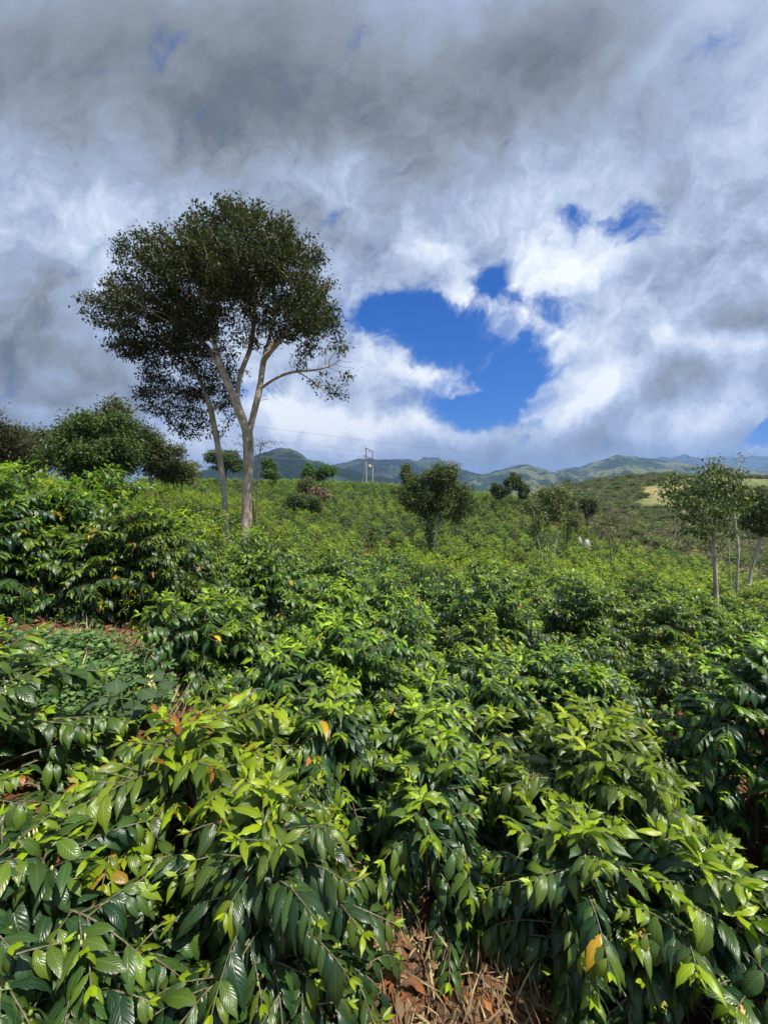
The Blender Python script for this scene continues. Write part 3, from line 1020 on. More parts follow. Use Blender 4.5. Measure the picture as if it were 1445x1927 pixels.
# the big forked tree
DT = 13.0
def Q(px, py, dy=0.0): return P(px, py, DT + dy)
g0 = P(462, 1010, DT); gb = np.array((g0[0] - .05, DT, gz(g0[0], DT) - .1))
trunk = [gb, Q(463, 1005), Q(466, 940), Q(468, 880), Q(468, 819)]
big_paths = [
    (trunk, None),
    ([Q(468, 819), Q(455, 785, -.1), Q(448, 769, -.15), Q(440, 744, -.2), Q(430, 722, -.3), Q(419, 703, -.3), Q(412, 674, -.4), Q(402, 640, -.2), Q(392, 600, .1), Q(376, 560, .5)], 0),
    ([Q(468, 819), Q(475, 790, .1), Q(481, 765, .15), Q(486, 745, .2), Q(490, 732, .2), Q(493, 699, .3), Q(500, 657, .5), Q(514, 616, .8), Q(524, 575, 1.0)], 0),
    ([Q(445, 755, -.2), Q(448, 724, .1), Q(453, 699, .4), Q(473, 657, .8), Q(476, 630, 1.0), Q(480, 580, 1.5), Q(485, 520, 2.0)], 0),
    ([Q(490, 732, .2), Q(510, 716, 0), Q(535, 703, -.2), Q(560, 697, -.5), Q(589, 699, -.8), Q(620, 690, -1.0)], 0),
    ([Q(560, 697, -.5), Q(573, 706, -.7), Q(597, 724, -.9), Q(618, 742, -1.0)], 0),
    ([Q(415, 690, -.35), Q(395, 660, .2), Q(365, 625, .8), Q(330, 590, 1.2), Q(290, 560, 1.6)], 0),
    ([Q(497, 680, .4), Q(520, 650, .2), Q(545, 615, .1), Q(566, 585, 0)], 0),
    ([Q(500, 657, .5), Q(540, 620, 1.2), Q(590, 590, 1.8)], 0),
]
big_blobs = [B3(330, 500, DT, 105, 75, 2.6), B3(450, 470, DT, 110, 85, 3.0), B3(550, 520, DT, 85, 80, 2.6), B3(240, 580, DT, 80, 62, 2.2),
             B3(395, 412, DT, 60, 44, 1.6), B3(480, 415, DT, 60, 46, 1.6), B3(590, 600, DT, 48, 60, 1.8), B3(300, 620, DT, 80, 50, 2.0), B3(195, 620, DT, 42, 48, 1.2),
             B3(545, 655, DT, 45, 28, 1.0), B3(380, 540, DT, 160, 60, 3.2)]
bare_b = [B3(630, 700, DT, 45, 45, 1.0, -.8), B3(515, 735, DT, 22, 22, .5), B3(630, 740, DT, 25, 18, .5, -1.0), B3(640, 690, DT, 40, 40, .8, -.8), B3(455, 590, DT, 60, 55, 2.0), B3(455, 590, DT, 60, 55, 1.5)]


OUTL = np.array([(160, 605), (178, 560), (176, 530), (215, 520), (225, 485), (255, 452), (290, 420), (345, 416), (366, 404), (376, 376), (420, 380), (432, 398), (456, 376), (480, 392),
                 (500, 402), (555, 425), (604, 456), (622, 510), (634, 570), (628, 612), (600, 645), (590, 670), (550, 678), (520, 640), (470, 640), (440, 655),
                 (400, 680), (330, 680), (265, 672), (205, 664), (185, 640)], float)
OUTL = np.array((395, 560)) + (OUTL - np.array((395, 560))) * np.array((1.02, .92))


def inside(u, v, poly):
    x, y = poly[:, 0], poly[:, 1]; x2, y2 = np.roll(x, -1), np.roll(y, -1)
    c = ((y > v) != (y2 > v)) & (u < (x2 - x) * (v - y) / (y2 - y + 1e-9) + x)
    return c.sum() % 2 == 1


def big_cut(p):
    u, v = proj(p)
    w_ = 16 * (fbm(np.array([p[0] * 1.3 + 40]), np.array([p[2] * 1.3 + p[1] * .7]), 3, 77)[0] - .5) * 2
    if not inside(u + w_ * 1.5, v + w_ * 1.5, OUTL): return False
    # the open window under the dome where the limbs show
    if 400 < u < 520 and v > 590 + abs(u - 460) * .4: return False
    return True


def big_open(p):
    u, v = proj(p)
    return not (405 < u < 515 and v > 625 + abs(u - 460) * .4)


_rg = np.random.default_rng(21)
big_lobes = []
for c_ in sample_blobs(big_blobs, 260, _rg, .2, big_cut):
    f_ = _rg.uniform(.34, .68)
    big_lobes.append((c_[0], c_[1], c_[2], f_, f_, f_ * _rg.uniform(.55, .8)))


t0_ = make_tree('tall forked tree with a wide dark umbrella crown and pale grey trunk', 'tree', big_paths, big_lobes, 4800, .175, .008, M_bark, PAL_DARK, 5,
          step=.2, di=2.2, dk=.28, per=40, spread=.13, size=.10, r_leaf=.0165, gap=0, cut=big_open, bare=bare_b, wl=.27, one_wood=True,
          keep=lambda q: not (proj(q)[0] > 572 and proj(q)[1] > 660) and not (480 < proj(q)[0] < 545 and proj(q)[1] > 690) and not (410 < proj(q)[0] < 508 and 560 < proj(q)[1] < 665 and vnoise(q[0] * 5, q[2] * 5, 3) < .62) or np.random.default_rng(int(abs(q[0] * 991))).random() < .06)
# its thinner companion, whose leaves fill the lower left of the crown
DC = 14.3
def Qc(px, py, dy=0.0): return P(px, py, DC + dy)
c0 = Qc(426, 995)
comp = [(np.array((c0[0], DC, gz(c0[0], DC) - .1)), Qc(426, 993), Qc(423, 936), Qc(419, 896), Qc(413, 857), Qc(409, 825), Qc(402, 798), Qc(399, 774), Qc(391, 750), Qc(382, 725), Qc(370, 700), Qc(355, 670, .3), Qc(330, 640, .5))]
comp_paths = [(list(comp[0]), None), ([Qc(399, 774), Qc(408, 765, -.2), Qc(425, 760, -.4), Qc(440, 740, -.6)], 0), ([Qc(391, 750), Qc(360, 738, .3), Qc(330, 740, .6)], 0),
              ([Qc(410, 826), Qc(418, 810), Qc(428, 800), Qc(432, 790)], 0)]
comp_blobs = [B3(330, 740, DC, 55, 48, 1.4), B3(370, 700, DC, 75, 45, 1.6), B3(300, 660, DC, 70, 40, 1.4), B3(430, 735, DC, 32, 42, 1.0), B3(335, 795, DC, 36, 30, .8), B3(290, 745, DC, 36, 36, 1.0), B3(420, 680, DC, 40, 35, 1.0)]
make_tree('thin leaning grey tree close beside the forked one, leafy low on the left', 'tree', comp_paths, comp_blobs, 1500, .105, .007, M_bark, PAL_DARK, 8, one_wood=True,
          step=.2, di=2.0, dk=.33, per=32, spread=.125, size=.10, r_leaf=.015, gap=.4)


def stems(px, py, d, n, topx, topy, spread, seed, fork=0.0):
    rng = np.random.default_rng(seed)
    b = P(px, py, d); z = gz(b[0], d) - .05
    ps = []
    base = np.array((b[0], d, min(z, b[2])))
    for i in range(n):
        off = rng.uniform(-1, 1) * spread
        t = P(topx + off, topy + rng.uniform(-6, 6), d + rng.uniform(-.5, .5))
        m_ = base * .45 + t * .55 + np.array(((rng.random() - .5) * .25, (rng.random() - .5) * .4, 0))
        m_[0] = base[0] + (m_[0] - base[0]) * .7
        ps.append(([base + (0 if i == 0 else np.array((rng.uniform(-.02, .02), 0, .05))), m_, t], None if i == 0 else 0))
    return ps


def small_tree(label, px, py, d, n, crown, pal, seed, bark=M_barkd, r=.07, att=420, size=.09, per=10, spread=.13, step=None, name='tree', group=None,
               r_leaf=None, cat='tree', kind='far', hang=.4, depth=.9, wl=.26, fan=None):
    cx = sum(c[0] for c in crown) / len(crown); lo = max(c[1] + c[3] * .55 for c in crown)
    k = d / F
    size = max(size, .0040 * d)
    W = max(c[2] for c in crown) * k
    step = step or max(.12, W * .09)
    rg = np.random.default_rng(seed + 900)
    bl = []
    for c in crown:
        b = B3(c[0], c[1], d, c[2] * 1.12, c[3] * 1.12, c[2] * k * depth)
        m_ = max(5, int(12 * c[2] / max(q[2] for q in crown)))
        for _ in range(m_):
            v = norm(rg.normal(0, 1, 3)) * rg.uniform(.35, 1.0)
            f = rg.uniform(.2, .5)
            bl.append((b[0] + v[0] * b[3], b[1] + v[1] * b[4], b[2] + v[2] * b[5], b[3] * f, b[4] * f, b[5] * f))
    return make_tree(label, cat, stems(px, py, d, n, cx, lo, fan or (14 if n > 1 else 3), seed), bl, att, r, max(.004, r * .05), bark, pal, seed, step=step, di=W * 1.2, dk=step * 1.5,
                     per=int(per * (2.1 if per > 5 else 1.2)), spread=spread * 1.15, size=size * 1.15, r_leaf=r_leaf or r * .2, one_wood=True, name=name, group=group, kind=kind, hang=hang, wl=wl)


GT = 'dark trees along the top of the left bank'
small_tree('near treetop poking in at the left edge above the dark trees', -75, 900, 14, 1, [(-62, 780, 68, 66)], PAL_DARK, 40, att=500, size=.1, r=.12, spread=.15, group=GT)
small_tree('very dark tree at the left edge of the tree line', 5, 905, 22, 1, [(-8, 832, 50, 58), (12, 862, 40, 34)], PAL_DARK[1:], 41, att=800, size=.13, per=16, spread=.22, r=.16, group=GT)
small_tree('low dull brown-green tree between the left edge tree and the bright green one', 72, 900, 30, 1, [(60, 845, 42, 34), (88, 850, 36, 32)], PAL_BROWN, 42, att=500, size=.16, per=16, spread=.3, r=.15, group=GT)
small_tree('full bright green tree, the leafiest of the left tree line', 178, 915, 18, 2, [(175, 850, 68, 52), (150, 820, 40, 40), (205, 815, 38, 36), (120, 870, 34, 26), (230, 870, 34, 28)], PAL_GREEN, 43, att=1300, size=.13, per=20, spread=.20, r=.14, group=GT)
small_tree('tall dark dome-topped tree behind the bright green one', 228, 905, 25, 1, [(215, 815, 48, 46), (245, 835, 34, 44), (225, 860, 46, 36)], PAL_BROWN, 44, att=900, size=.15, per=18, spread=.25, r=.17, group=GT)
small_tree('brownish tree with a bare pale trunk at the right of the dark dome', 285, 905, 26, 1, [(288, 858, 36, 26), (270, 862, 22, 26)], PAL_BROWN, 45, bark=M_barkw, att=500, size=.14, per=15, spread=.24, r=.10, group=GT)
small_tree('low pale olive tree ending the left tree line', 334, 912, 28, 2, [(330, 884, 34, 20), (350, 888, 22, 16), (322, 866, 10, 14)], PAL_OLIVE, 46, bark=M_barkw, att=450, size=.14, per=13, spread=.22, r=.08, group=GT)

GM = 'small shade trees scattered through the coffee'
small_tree('flat-crowned tree framed between the two big trunks', 424, 912, 62, 3, [(425, 868, 34, 20), (405, 868, 20, 14), (445, 872, 18, 16)], PAL_GREEN, 50, att=500, size=.16, per=13, spread=.22, r=.11, group=GM)
small_tree('sparse small-leaved tree with thin bare twigs behind the forked trunk', 479, 915, 20, 2, [(500, 835, 32, 14), (450, 825, 26, 22), (478, 850, 14, 20)], [(.05, .03, .03), (.09, .05, .045), (.07, .06, .03)], 51, bark=M_barkd, att=240, size=.08, per=2, spread=.10, r=.05, group=GM)
small_tree('tiny upright tree right of the forked trunk, before the rounded mountain', 508, 915, 66, 1, [(507, 878, 13, 14), (509, 892, 15, 8)], PAL_GREEN, 52, att=250, size=.20, per=12, spread=.25, r=.09, group=GM)
small_tree('little round tree left of the flat-topped one on the crest', 580, 912, 60, 1, [(580, 888, 10, 11)], PAL_GREEN, 53, att=160, size=.25, per=12, spread=.3, r=.09, group=GM)
small_tree('little flat-topped dark tree standing on the crest', 609, 914, 60, 1, [(609, 892, 17, 9), (611, 884, 9, 7)], PAL_GREEN, 54, att=260, size=.25, per=14, spread=.3, r=.10, group=GM)
small_tree('feathery cone-shaped bush just below the crest', 578, 945, 48, 2, [(578, 922, 17, 18), (578, 908, 9, 10)], PAL_OLIVE, 55, att=330, size=.16, per=16, spread=.22, r=.06, group=GM)
small_tree('broad dark bush on the slope below the crest trees', 560, 972, 36, 3, [(548, 950, 26, 16), (575, 948, 24, 15), (560, 940, 20, 10)], PAL_MG, 56, att=520, size=.15, per=15, spread=.2, r=.07, group=GM)
small_tree('small dark tree peeping out left above the round multi-stemmed tree', 764, 930, 62, 1, [(763, 886, 11, 13), (768, 905, 12, 12)], PAL_MG, 57, att=240, size=.18, per=13, spread=.22, r=.08, group=GM)
small_tree('round dense multi-stemmed tree in the middle of the field', 812, 1022, 23, 5, [(812, 920, 50, 36), (790, 945, 34, 30), (840, 940, 34, 32), (815, 895, 34, 20)], PAL_GREEN[:2] + PAL_OLIVE[1:], 58, bark=M_barkw, att=1300, size=.12, per=13, spread=.15, r=.075, group=GM)
small_tree('brownish bushy tree leaning on the right of the round multi-stemmed one', 862, 985, 30, 2, [(872, 955, 22, 18), (858, 970, 18, 14)], PAL_BROWN, 59, att=330, size=.12, per=9, spread=.15, r=.05, group=GM)
small_tree('small drab brown tree on the crest left of the dark conical one', 940, 945, 58, 2, [(940, 922, 16, 14)], PAL_BROWN, 60, att=250, size=.17, per=8, spread=.2, r=.07, group=GM)
small_tree('dark pointed tree above the slender pale-stemmed tree', 972, 950, 55, 1, [(972, 912, 17, 16), (985, 925, 12, 12)], PAL_MG, 61, att=380, size=.13, per=13, spread=.15, r=.07, group=GM)
small_tree('slender pale-stemmed tree with an open fan of branches and sparse leaves', 1030, 1062, 21, 4, [(1028, 950, 46, 34), (1000, 975, 26, 30), (1060, 970, 22, 30)], PAL_OLIVE[1:], 62, bark=M_barkw, att=1100, fan=26, size=.11, per=7, spread=.11, r=.045, group=GM)
small_tree('glossy upright twiggy tree right of the pale-stemmed fan tree', 1066, 1000, 33, 3, [(1068, 920, 18, 16), (1064, 945, 24, 26), (1075, 970, 18, 18)], PAL_OLIVE, 63, att=420, size=.12, per=9, spread=.13, r=.06, group=GM)
small_tree('purplish bare-twigged tree with several thin stems', 1147, 1062, 22, 4, [(1132, 975, 28, 20), (1155, 985, 30, 22), (1140, 1000, 34, 18)], [(.06, .035, .035), (.09, .055, .05), (.10, .09, .04)], 64, bark=M_barkd, fan=30, att=1000, size=.07, per=2, spread=.08, r=.05, group=GM)
small_tree('small dark round tree behind the purplish bare-twigged one', 1108, 985, 42, 1, [(1108, 955, 18, 16)], PAL_MG, 65, att=300, size=.13, per=13, spread=.16, r=.07, group=GM)
small_tree('leafless pale-twigged shrub on the far side of the right hollow', 1270, 1010, 42, 3, [(1268, 985, 20, 16)], [(.12, .11, .06), (.2, .18, .1)], 66, bark=M_barkw, att=260, size=.07, per=1, spread=.1, r=.05, group=GM)
small_tree('single-trunk tree with a rounded glossy crown at the right', 1356, 1140, 10, 1, [(1335, 920, 60, 38), (1310, 950, 40, 28), (1370, 945, 44, 36), (1340, 890, 32, 18), (1375, 985, 30, 24), (1325, 985, 44, 26)], [(.026, .045, .016), (.05, .08, .025), (.095, .125, .04), (.18, .15, .05)], 67, bark=M_bark, att=1700, size=.085, per=8, spread=.085, r=.05, group=GM, hang=.8)
small_tree('tall wispy tree whose thin leafy shoots rise above the right-hand crown', 1392, 1060, 14, 2, [(1375, 858, 26, 16), (1400, 866, 20, 12), (1318, 865, 20, 10), (1370, 890, 40, 16)], [(.06, .08, .04), (.12, .12, .08), (.2, .19, .13)], 68, bark=M_barkw, att=330, size=.07, per=3, spread=.09, r=.05, group=GM)
small_tree('dark leafy tree with a white trunk at the right edge', 1410, 1045, 17, 2, [(1432, 945, 32, 28), (1450, 975, 40, 30), (1410, 975, 18, 20)], [(.022, .040, .016), (.05, .075, .028), (.10, .12, .045)], 69, bark=M_barkw, att=700, size=.11, per=10, spread=.12, r=.08, group=GM)

# ------------------------------------------------------------------ the planted rows: 300 shrubs of their own, the rest one mass
rng = np.random.default_rng(77)
tree_xy = [(o.location.x, o.location.y) for o in COL.objects if o.get('category') == 'tree']
bare_xy = [(-2.15, 2.75, .62), (-2.6, 3.1, .4), (-1.75, 2.35, .3), (.35, 1.35, .62), (.30, 1.0, .8), (0, 0, .9), (0.55, 1.75, .35)]
plants = []
for ix in range(-62, 62):
    for iy in range(0, 94):
        x = ix * 1.5 + rng.normal(0, .2) + iy * -.02
        y = 1.6 + iy * 1.1 + rng.normal(0, .16)
        if y > 92 or abs(x) > y * 1.12 + 2.0: continue
        if math.hypot(x, y) > 96: continue
        if any((x - a) ** 2 + (y - b) ** 2 < (r_ * .82) ** 2 for a, b, r_ in near_xy): continue
        if any((x - a) ** 2 + (y - b) ** 2 < (r_ + .35) ** 2 for a, b, r_ in bare_xy): continue
        if any((x - a) ** 2 + (y - b) ** 2 < .16 for a, b in tree_xy): continue
        if y < 4.6 and abs(x) < y * 1.0 + 1.3: continue
        # the plantation ends in the right-hand hollow, where scrub takes over
        lim = 21 + 9 * vnoise(x / 9, y / 9, 3)
        if x > lim and y > 24 and x / max(y, 1) > .36 + .1 * vnoise(x / 5, y / 5, 4): continue
        if x < -.62 * y - 1 and y > 26: continue
        if rng.random() < (.06 if y < 30 else .10): continue
        plants.append((x, y))
plants = np.array(plants)
pz = ground(plants[:, 0], plants[:, 1])
hh = rng.uniform(.76, 1.24, len(plants)) * (1 + .12 * (fbm(plants[:, 0] / 6, plants[:, 1] / 6, 3, 8) - .5))
PR = []     # prototypes as geometry
SPEC = [dict(young=0), dict(young=.26), dict(young=.48), dict(young=.18, yellow=.02), dict(young=.36, bronze=.15), dict(low=.1, young=.08)]
LOOK = ['dark-leaved', 'green-topped', 'yellow-green', 'yellow-flecked', 'pale-tipped', 'bushy']
protos = {}


# darker and brighter stands follow slow patches in the field
ORDER_K = [0, 5, 3, 1, 4, 2]
_f = (fbm(plants[:, 0] / 7 + 30, plants[:, 1] / 9, 3, 55) - .5) * 2.4 + .5 + rng.normal(0, .24, len(plants))
kind_k = np.array([ORDER_K[int(np.clip(q * 6, 0, 5))] for q in _f])


def proto(k, lod):
    if (k, lod) not in protos: protos[(k, lod)] = coffee_geo(500 + k * 7 + lod, BASE_H, 1.02 if lod < 2 else .95, lod, **SPEC[k])
    return protos[(k, lod)]


pix = np.array([proj((a, b, c + 1.5)) for (a, b), c in zip(plants, pz)])
dist = np.hypot(plants[:, 0], plants[:, 1])
infr = (pix[:, 0] > -40) & (pix[:, 0] < 1485) & (pix[:, 1] < 1990)
order = [i for i in np.argsort(dist) if infr[i]]
N_IND = 300 - len(NEAR)
MARKS = [(60, 900, 'the dark trees at the left edge'), (180, 900, 'the bright green tree on the left'), (285, 905, 'the pale-trunked tree left of the forked one'), (425, 1000, 'the thin leaning grey tree'),
         (466, 1010, 'the forked trunk'), (560, 965, 'the broad dark bush on the slope'), (695, 930, 'the power pole'), (815, 1015, 'the round multi-stemmed tree'),
         (880, 985, 'the brownish bushy tree'), (972, 950, 'the dark pointed tree'), (1030, 1050, 'the pale-stemmed fan tree'), (1147, 1055, 'the purplish bare-twigged tree'),
         (1270, 1010, 'the leafless pale shrub'), (1355, 1135, 'the single-trunk tree on the right'), (1415, 1040, 'the white-trunked tree at the right edge'),
         (60, 940, 'the tallest shrubs of the left bank'), (735, 1085, 'the yellow-green brow'), (1420, 1190, 'the tall shrub at the right edge'), (1000, 1200, 'the lime-crowned shrub')]
made = {}
ind = set(order[:N_IND])
NUMW = ['', 'slightly ', 'well ', 'far ']
used_lab = {}
for i in order[:N_IND]:
    x, y = plants[i]; d = dist[i]
    lod = 1 if d < 9.5 else 2
    k = int(kind_k[i])
    g_ = proto(k, lod)
    s_ = BASE_H and (hh[i] * rng.uniform(.95, 1.08), hh[i] * rng.uniform(.95, 1.08), hh[i])
    u, v = pix[i]
    mk = min(MARKS, key=lambda m_: (m_[0] - u) ** 2 + ((m_[1] - v) * 1.6) ** 2)
    du, dv = u - mk[0], v - mk[1]
    far_ = math.hypot(du, dv)
    dirn = ('to the right of' if du > 0 else 'to the left of') if abs(du) > abs(dv) * 1.1 else ('in front of' if dv > 0 else 'behind')
    how = 'close ' if far_ < 35 else '' if far_ < 80 else 'well ' if far_ < 150 else 'far '
    size = 'big' if hh[i] > 1.06 else 'small' if hh[i] < .93 else 'medium'
    lab = f'{size} {LOOK[k]} shrub {how}{dirn} {mk[2]}'
    used_lab[lab] = used_lab.get(lab, 0) + 1
    loc = (x, y, pz[i] - .03); rz = rng.uniform(0, 6.28)
    if (k, lod) not in made:
        made[(k, lod)] = shrub_from_geo(lab, (g_[0], g_[1], None), lod, loc, rz, s_, GROUP)
    else:
        copy_thing(made[(k, lod)], loc, rz, s_, lab)
rest = [i for i in range(len(plants)) if i not in ind]
print('plants', len(plants), 'individual', N_IND, 'rest', len(rest), 'labels', len(used_lab))


def scatter_object(name, label, pts, scales, rots, protos_me, mats, seed=0, pick=None):
    """one object: a cloud of points that carries shrub meshes through geometry nodes"""
    me = bpy.data.meshes.new(name)
    n = len(pts)
    me.vertices.add(n); me.vertices.foreach_set('co', np.asarray(pts, np.float32).ravel())
    a = me.attributes.new('sc', 'FLOAT_VECTOR', 'POINT'); a.data.foreach_set('vector', np.asarray(scales, np.float32).ravel())
    a = me.attributes.new('rz', 'FLOAT_VECTOR', 'POINT'); a.data.foreach_set('vector', np.asarray(rots, np.float32).ravel())
    rg = np.random.default_rng(seed)
    a = me.attributes.new('pick', 'INT', 'POINT'); a.data.foreach_set('value', (rg.integers(0, len(protos_me), n) if pick is None else pick).astype(np.int32))
    o = link(name, me)
    c = bpy.data.collections.new(name + '_kinds')      # never linked: only feeds the nodes
    for j, pm in enumerate(protos_me):
        c.objects.link(bpy.data.objects.new(f'{name}_kind_{j:02d}', pm))
    nt = bpy.data.node_groups.new(name + '_nodes', 'GeometryNodeTree')
    nt.interface.new_socket('Geometry', in_out='INPUT', socket_type='NodeSocketGeometry')
    nt.interface.new_socket('Geometry', in_out='OUTPUT', socket_type='NodeSocketGeometry')
    gi = nt.nodes.new('NodeGroupInput'); go = nt.nodes.new('NodeGroupOutput')
    ip = nt.nodes.new('GeometryNodeInstanceOnPoints')
    ci = nt.nodes.new('GeometryNodeCollectionInfo')
    ci.inputs['Collection'].default_value = c
    ci.inputs['Separate Children'].default_value = True
    ci.inputs['Reset Children'].default_value = True
    def at(nm, typ):
        q = nt.nodes.new('GeometryNodeInputNamedAttribute'); q.data_type = typ; q.inputs['Name'].default_value = nm
        return q.outputs['Attribute']
    L = nt.links.new
    L(gi.outputs[0], ip.inputs['Points']); L(ci.outputs[0], ip.inputs['Instance'])
    ip.inputs['Pick Instance'].default_value = True
    L(at('pick', 'INT'), ip.inputs['Instance Index'])
    L(at('sc', 'FLOAT_VECTOR'), ip.inputs['Scale'])
    L(at('rz', 'FLOAT_VECTOR'), ip.inputs['Rotation'])
    L(ip.outputs[0], go.inputs[0])
    md = o.modifiers.new('scatter', 'NODES'); md.node_group = nt
    tag(o, label, None, None, 'stuff')
    return o


def join_mesh(name, geo, mats):
    """wood and leaves of a shrub as one mesh for the mass"""
    w, f = geo[0], geo[1]
    V = np.concatenate(w.V + f.V); U = np.concatenate(w.U + f.U); C = np.concatenate(w.C + f.C)
    Fw = np.concatenate([q for q in w.F]); Ff = np.concatenate([q for q in f.F]) + w.n
    me = mk_mesh(name, V, [Fw, Ff], mats, U, C)
    mi = np.zeros(len(Fw) + len(Ff), dtype=np.int32); mi[len(Fw):] = 1
    me.polygons.foreach_set('material_index', mi)
    return me


mass = [join_mesh('coffee_mass', proto(k, 2), [M_twig, M_coffee_far]) for k in range(6)]
pts = np.stack([plants[rest, 0], plants[rest, 1], pz[rest] - .03], -1)
scs = np.stack([hh[rest] * rng.uniform(.95, 1.1, len(rest))] * 2 + [hh[rest]], -1)
rts = np.stack([np.zeros(len(rest)), np.zeros(len(rest)), rng.uniform(0, 6.28, len(rest))], -1)
scatter_object('coffee_plantation', 'farther rows of coffee shrubs up to the crest of the slope', pts, scs, rts, mass, None, 4, kind_k[rest])


# ------------------------------------------------------------------ scrub beyond the plantation
def bush_mesh(name, seed, pal, H=1.6, R=1.2, n=900, size=.16, bare=.0):
    rg = np.random.default_rng(seed)
    g_ = Geo()
    for q in range(9):
        a = rg.uniform(0, 6.28); t = np.array([math.cos(a) * R * .7, math.sin(a) * R * .7, H * rg.uniform(.6, .95)])
        p = np.array([[0, 0, 0], t * .45 + rg.normal(0, .06, 3), t])
        g_.add(*tube(p, [.035, .02, .008], 4, (.12, .09, .07)))
        for r2 in range(4):
            b = p[1] + (p[2] - p[1]) * rg.random(); e = b + rg.normal(0, .3, 3) + np.array((0, 0, .25))
            g_.add(*tube(np.array([b, e]), [.010, .004], 3, (.17, .14, .11)))
    k = int(n * (1 - bare))
    lobes = [(rg.normal(0, R * .45), rg.normal(0, R * .45), H * rg.uniform(.45, .78), R * rg.uniform(.3, .6)) for _ in range(7)]
    li = rg.integers(0, 7, k); L_ = np.array(lobes)[li]
    v = norm(rg.normal(0, 1, (k, 3))) * (rg.random((k, 1)) ** .35)
    base = L_[:, :3] + v * L_[:, 3:4] * np.array((1, 1, .75))
    base[:, 2] = np.maximum(base[:, 2], .08)
    pal = np.array(pal); ci = rg.integers(0, len(pal), k)
    ls = size * rg.uniform(.6, 1.3, k)
    g_.add(*leaf_geo(base, rg.normal(0, 1, (k, 3)), rg.normal(0, .5, (k, 3)) + np.array((0, 0, 1)), ls, ls * .3, rg.uniform(.2, .8, k), pal[ci] * rg.uniform(.7, 1.2, (k, 1)), 'far', rg))
    return g_.mesh(name, M_treeleaf)


PAL_SC = [(.09, .12, .04), (.14, .165, .06), (.20, .20, .085)]
scrub_kinds = [bush_mesh('scrub', 1, PAL_GREEN[1:]), bush_mesh('scrub', 2, PAL_SC), bush_mesh('scrub', 3, PAL_OLIVE), bush_mesh('scrub', 4, PAL_OLIVE[1:] + [(.16, .13, .08)], n=700),
               bush_mesh('scrub', 5, [(.20, .17, .11), (.25, .20, .14), (.16, .16, .08)], n=360), bush_mesh('scrub', 6, [(.13, .17, .055), (.17, .19, .07)])]
sp, ss, sr = [], [], []
tries = 0
while len(sp) < 3200 and tries < 60000:
    tries += 1
    y = 24 + 190 * rng.random() ** .8
    x = rng.uniform(.25, 1.15) * y
    lim = 21 + 9 * vnoise(x / 9, y / 9, 3)
    if not (x > lim + .5 and x / y > .36 + .1 * vnoise(x / 5, y / 5, 4)): continue
    if fbm(x / 16, y / 16, 3, 61) < (.40 if y > 60 else .33): continue
    sz = rng.uniform(.35, 1.1) * (1 + (y / 300))
    sp.append((x, y, gz(x, y) - .05)); ss.append((sz, sz, sz * rng.uniform(.6, 1.1))); sr.append((0, 0, rng.uniform(0, 6.28)))
for q in range(420):     # behind the crest and on the left hilltop
    y = rng.uniform(84, 150); x = rng.uniform(-1.0, .25) * y
    sz = rng.uniform(.5, 1.1)
    sp.append((x, y, gz(x, y) - .05)); ss.append((sz, sz, sz * .9)); sr.append((0, 0, rng.uniform(0, 6.28)))
for q in range(260):
    y = rng.uniform(16, 60); x = -y * rng.uniform(.62, 1.1)
    sz = rng.uniform(.5, 1.0)
    sp.append((x, y, gz(x, y) - .05)); ss.append((sz, sz, sz * .9)); sr.append((0, 0, rng.uniform(0, 6.28)))
scatter_object('scrub', 'dry scrub and low bushes covering the hillside on the right', sp, ss, sr, scrub_kinds, None, 9)

small_tree('withered brown clump of dry fronds on the slope below the crest', 603, 950, 46, 2, [(598, 926, 12, 9), (610, 932, 10, 7)], [(.20, .14, .10), (.27, .20, .14), (.16, .11, .08)], 71, att=200, size=.25, per=9, spread=.2, r=.05, group=GM, hang=1.0)


def boulder(label, px, py, d, r, h, seed):
    c = P(px, py, d); z = gz(c[0], d)
    hh_ = c[2] - z
    nu, nv = 22, 16
    th = np.linspace(0, 2 * np.pi, nu, endpoint=False); ph = np.linspace(0.02, np.pi - .02, nv)
    T, Pp = np.meshgrid(th, ph)
    dx, dy, dz = np.cos(T) * np.sin(Pp), np.sin(T) * np.sin(Pp), np.cos(Pp)
    b = 1 + .35 * (fbm(dx * 1.7 + seed, dy * 1.7 + dz * 1.3, 4, seed) - .5) * 2
    V = np.stack([dx * r * b, dy * r * b, hh_ * .5 + dz * hh_ * .5 * b], -1).reshape(-1, 3)
    i = np.arange(nv - 1)[:, None] * nu; j = np.arange(nu)[None]; j2 = (j + 1) % nu
    q = np.stack([i + j, i + nu + j, i + nu + j2, i + j2], -1).reshape(-1, 4)
    o = link('boulder', mk_mesh('boulder', V, [q], [M_stone]), None, (c[0], d, z - .1))
    tag(o, label, 'boulder', 'pale boulders among the coffee')


M_stone = plain_mat('pale_stone', (.36, .35, .32), .9, .2, .45, 4)
boulder('pale boulder, the larger of those left of the purplish bare-twigged tree', 1103, 1014, 36, .38, 1, 3)
boulder('small pale boulder above the larger one, left of the purplish tree', 1089, 1008, 38, .30, 1, 5)


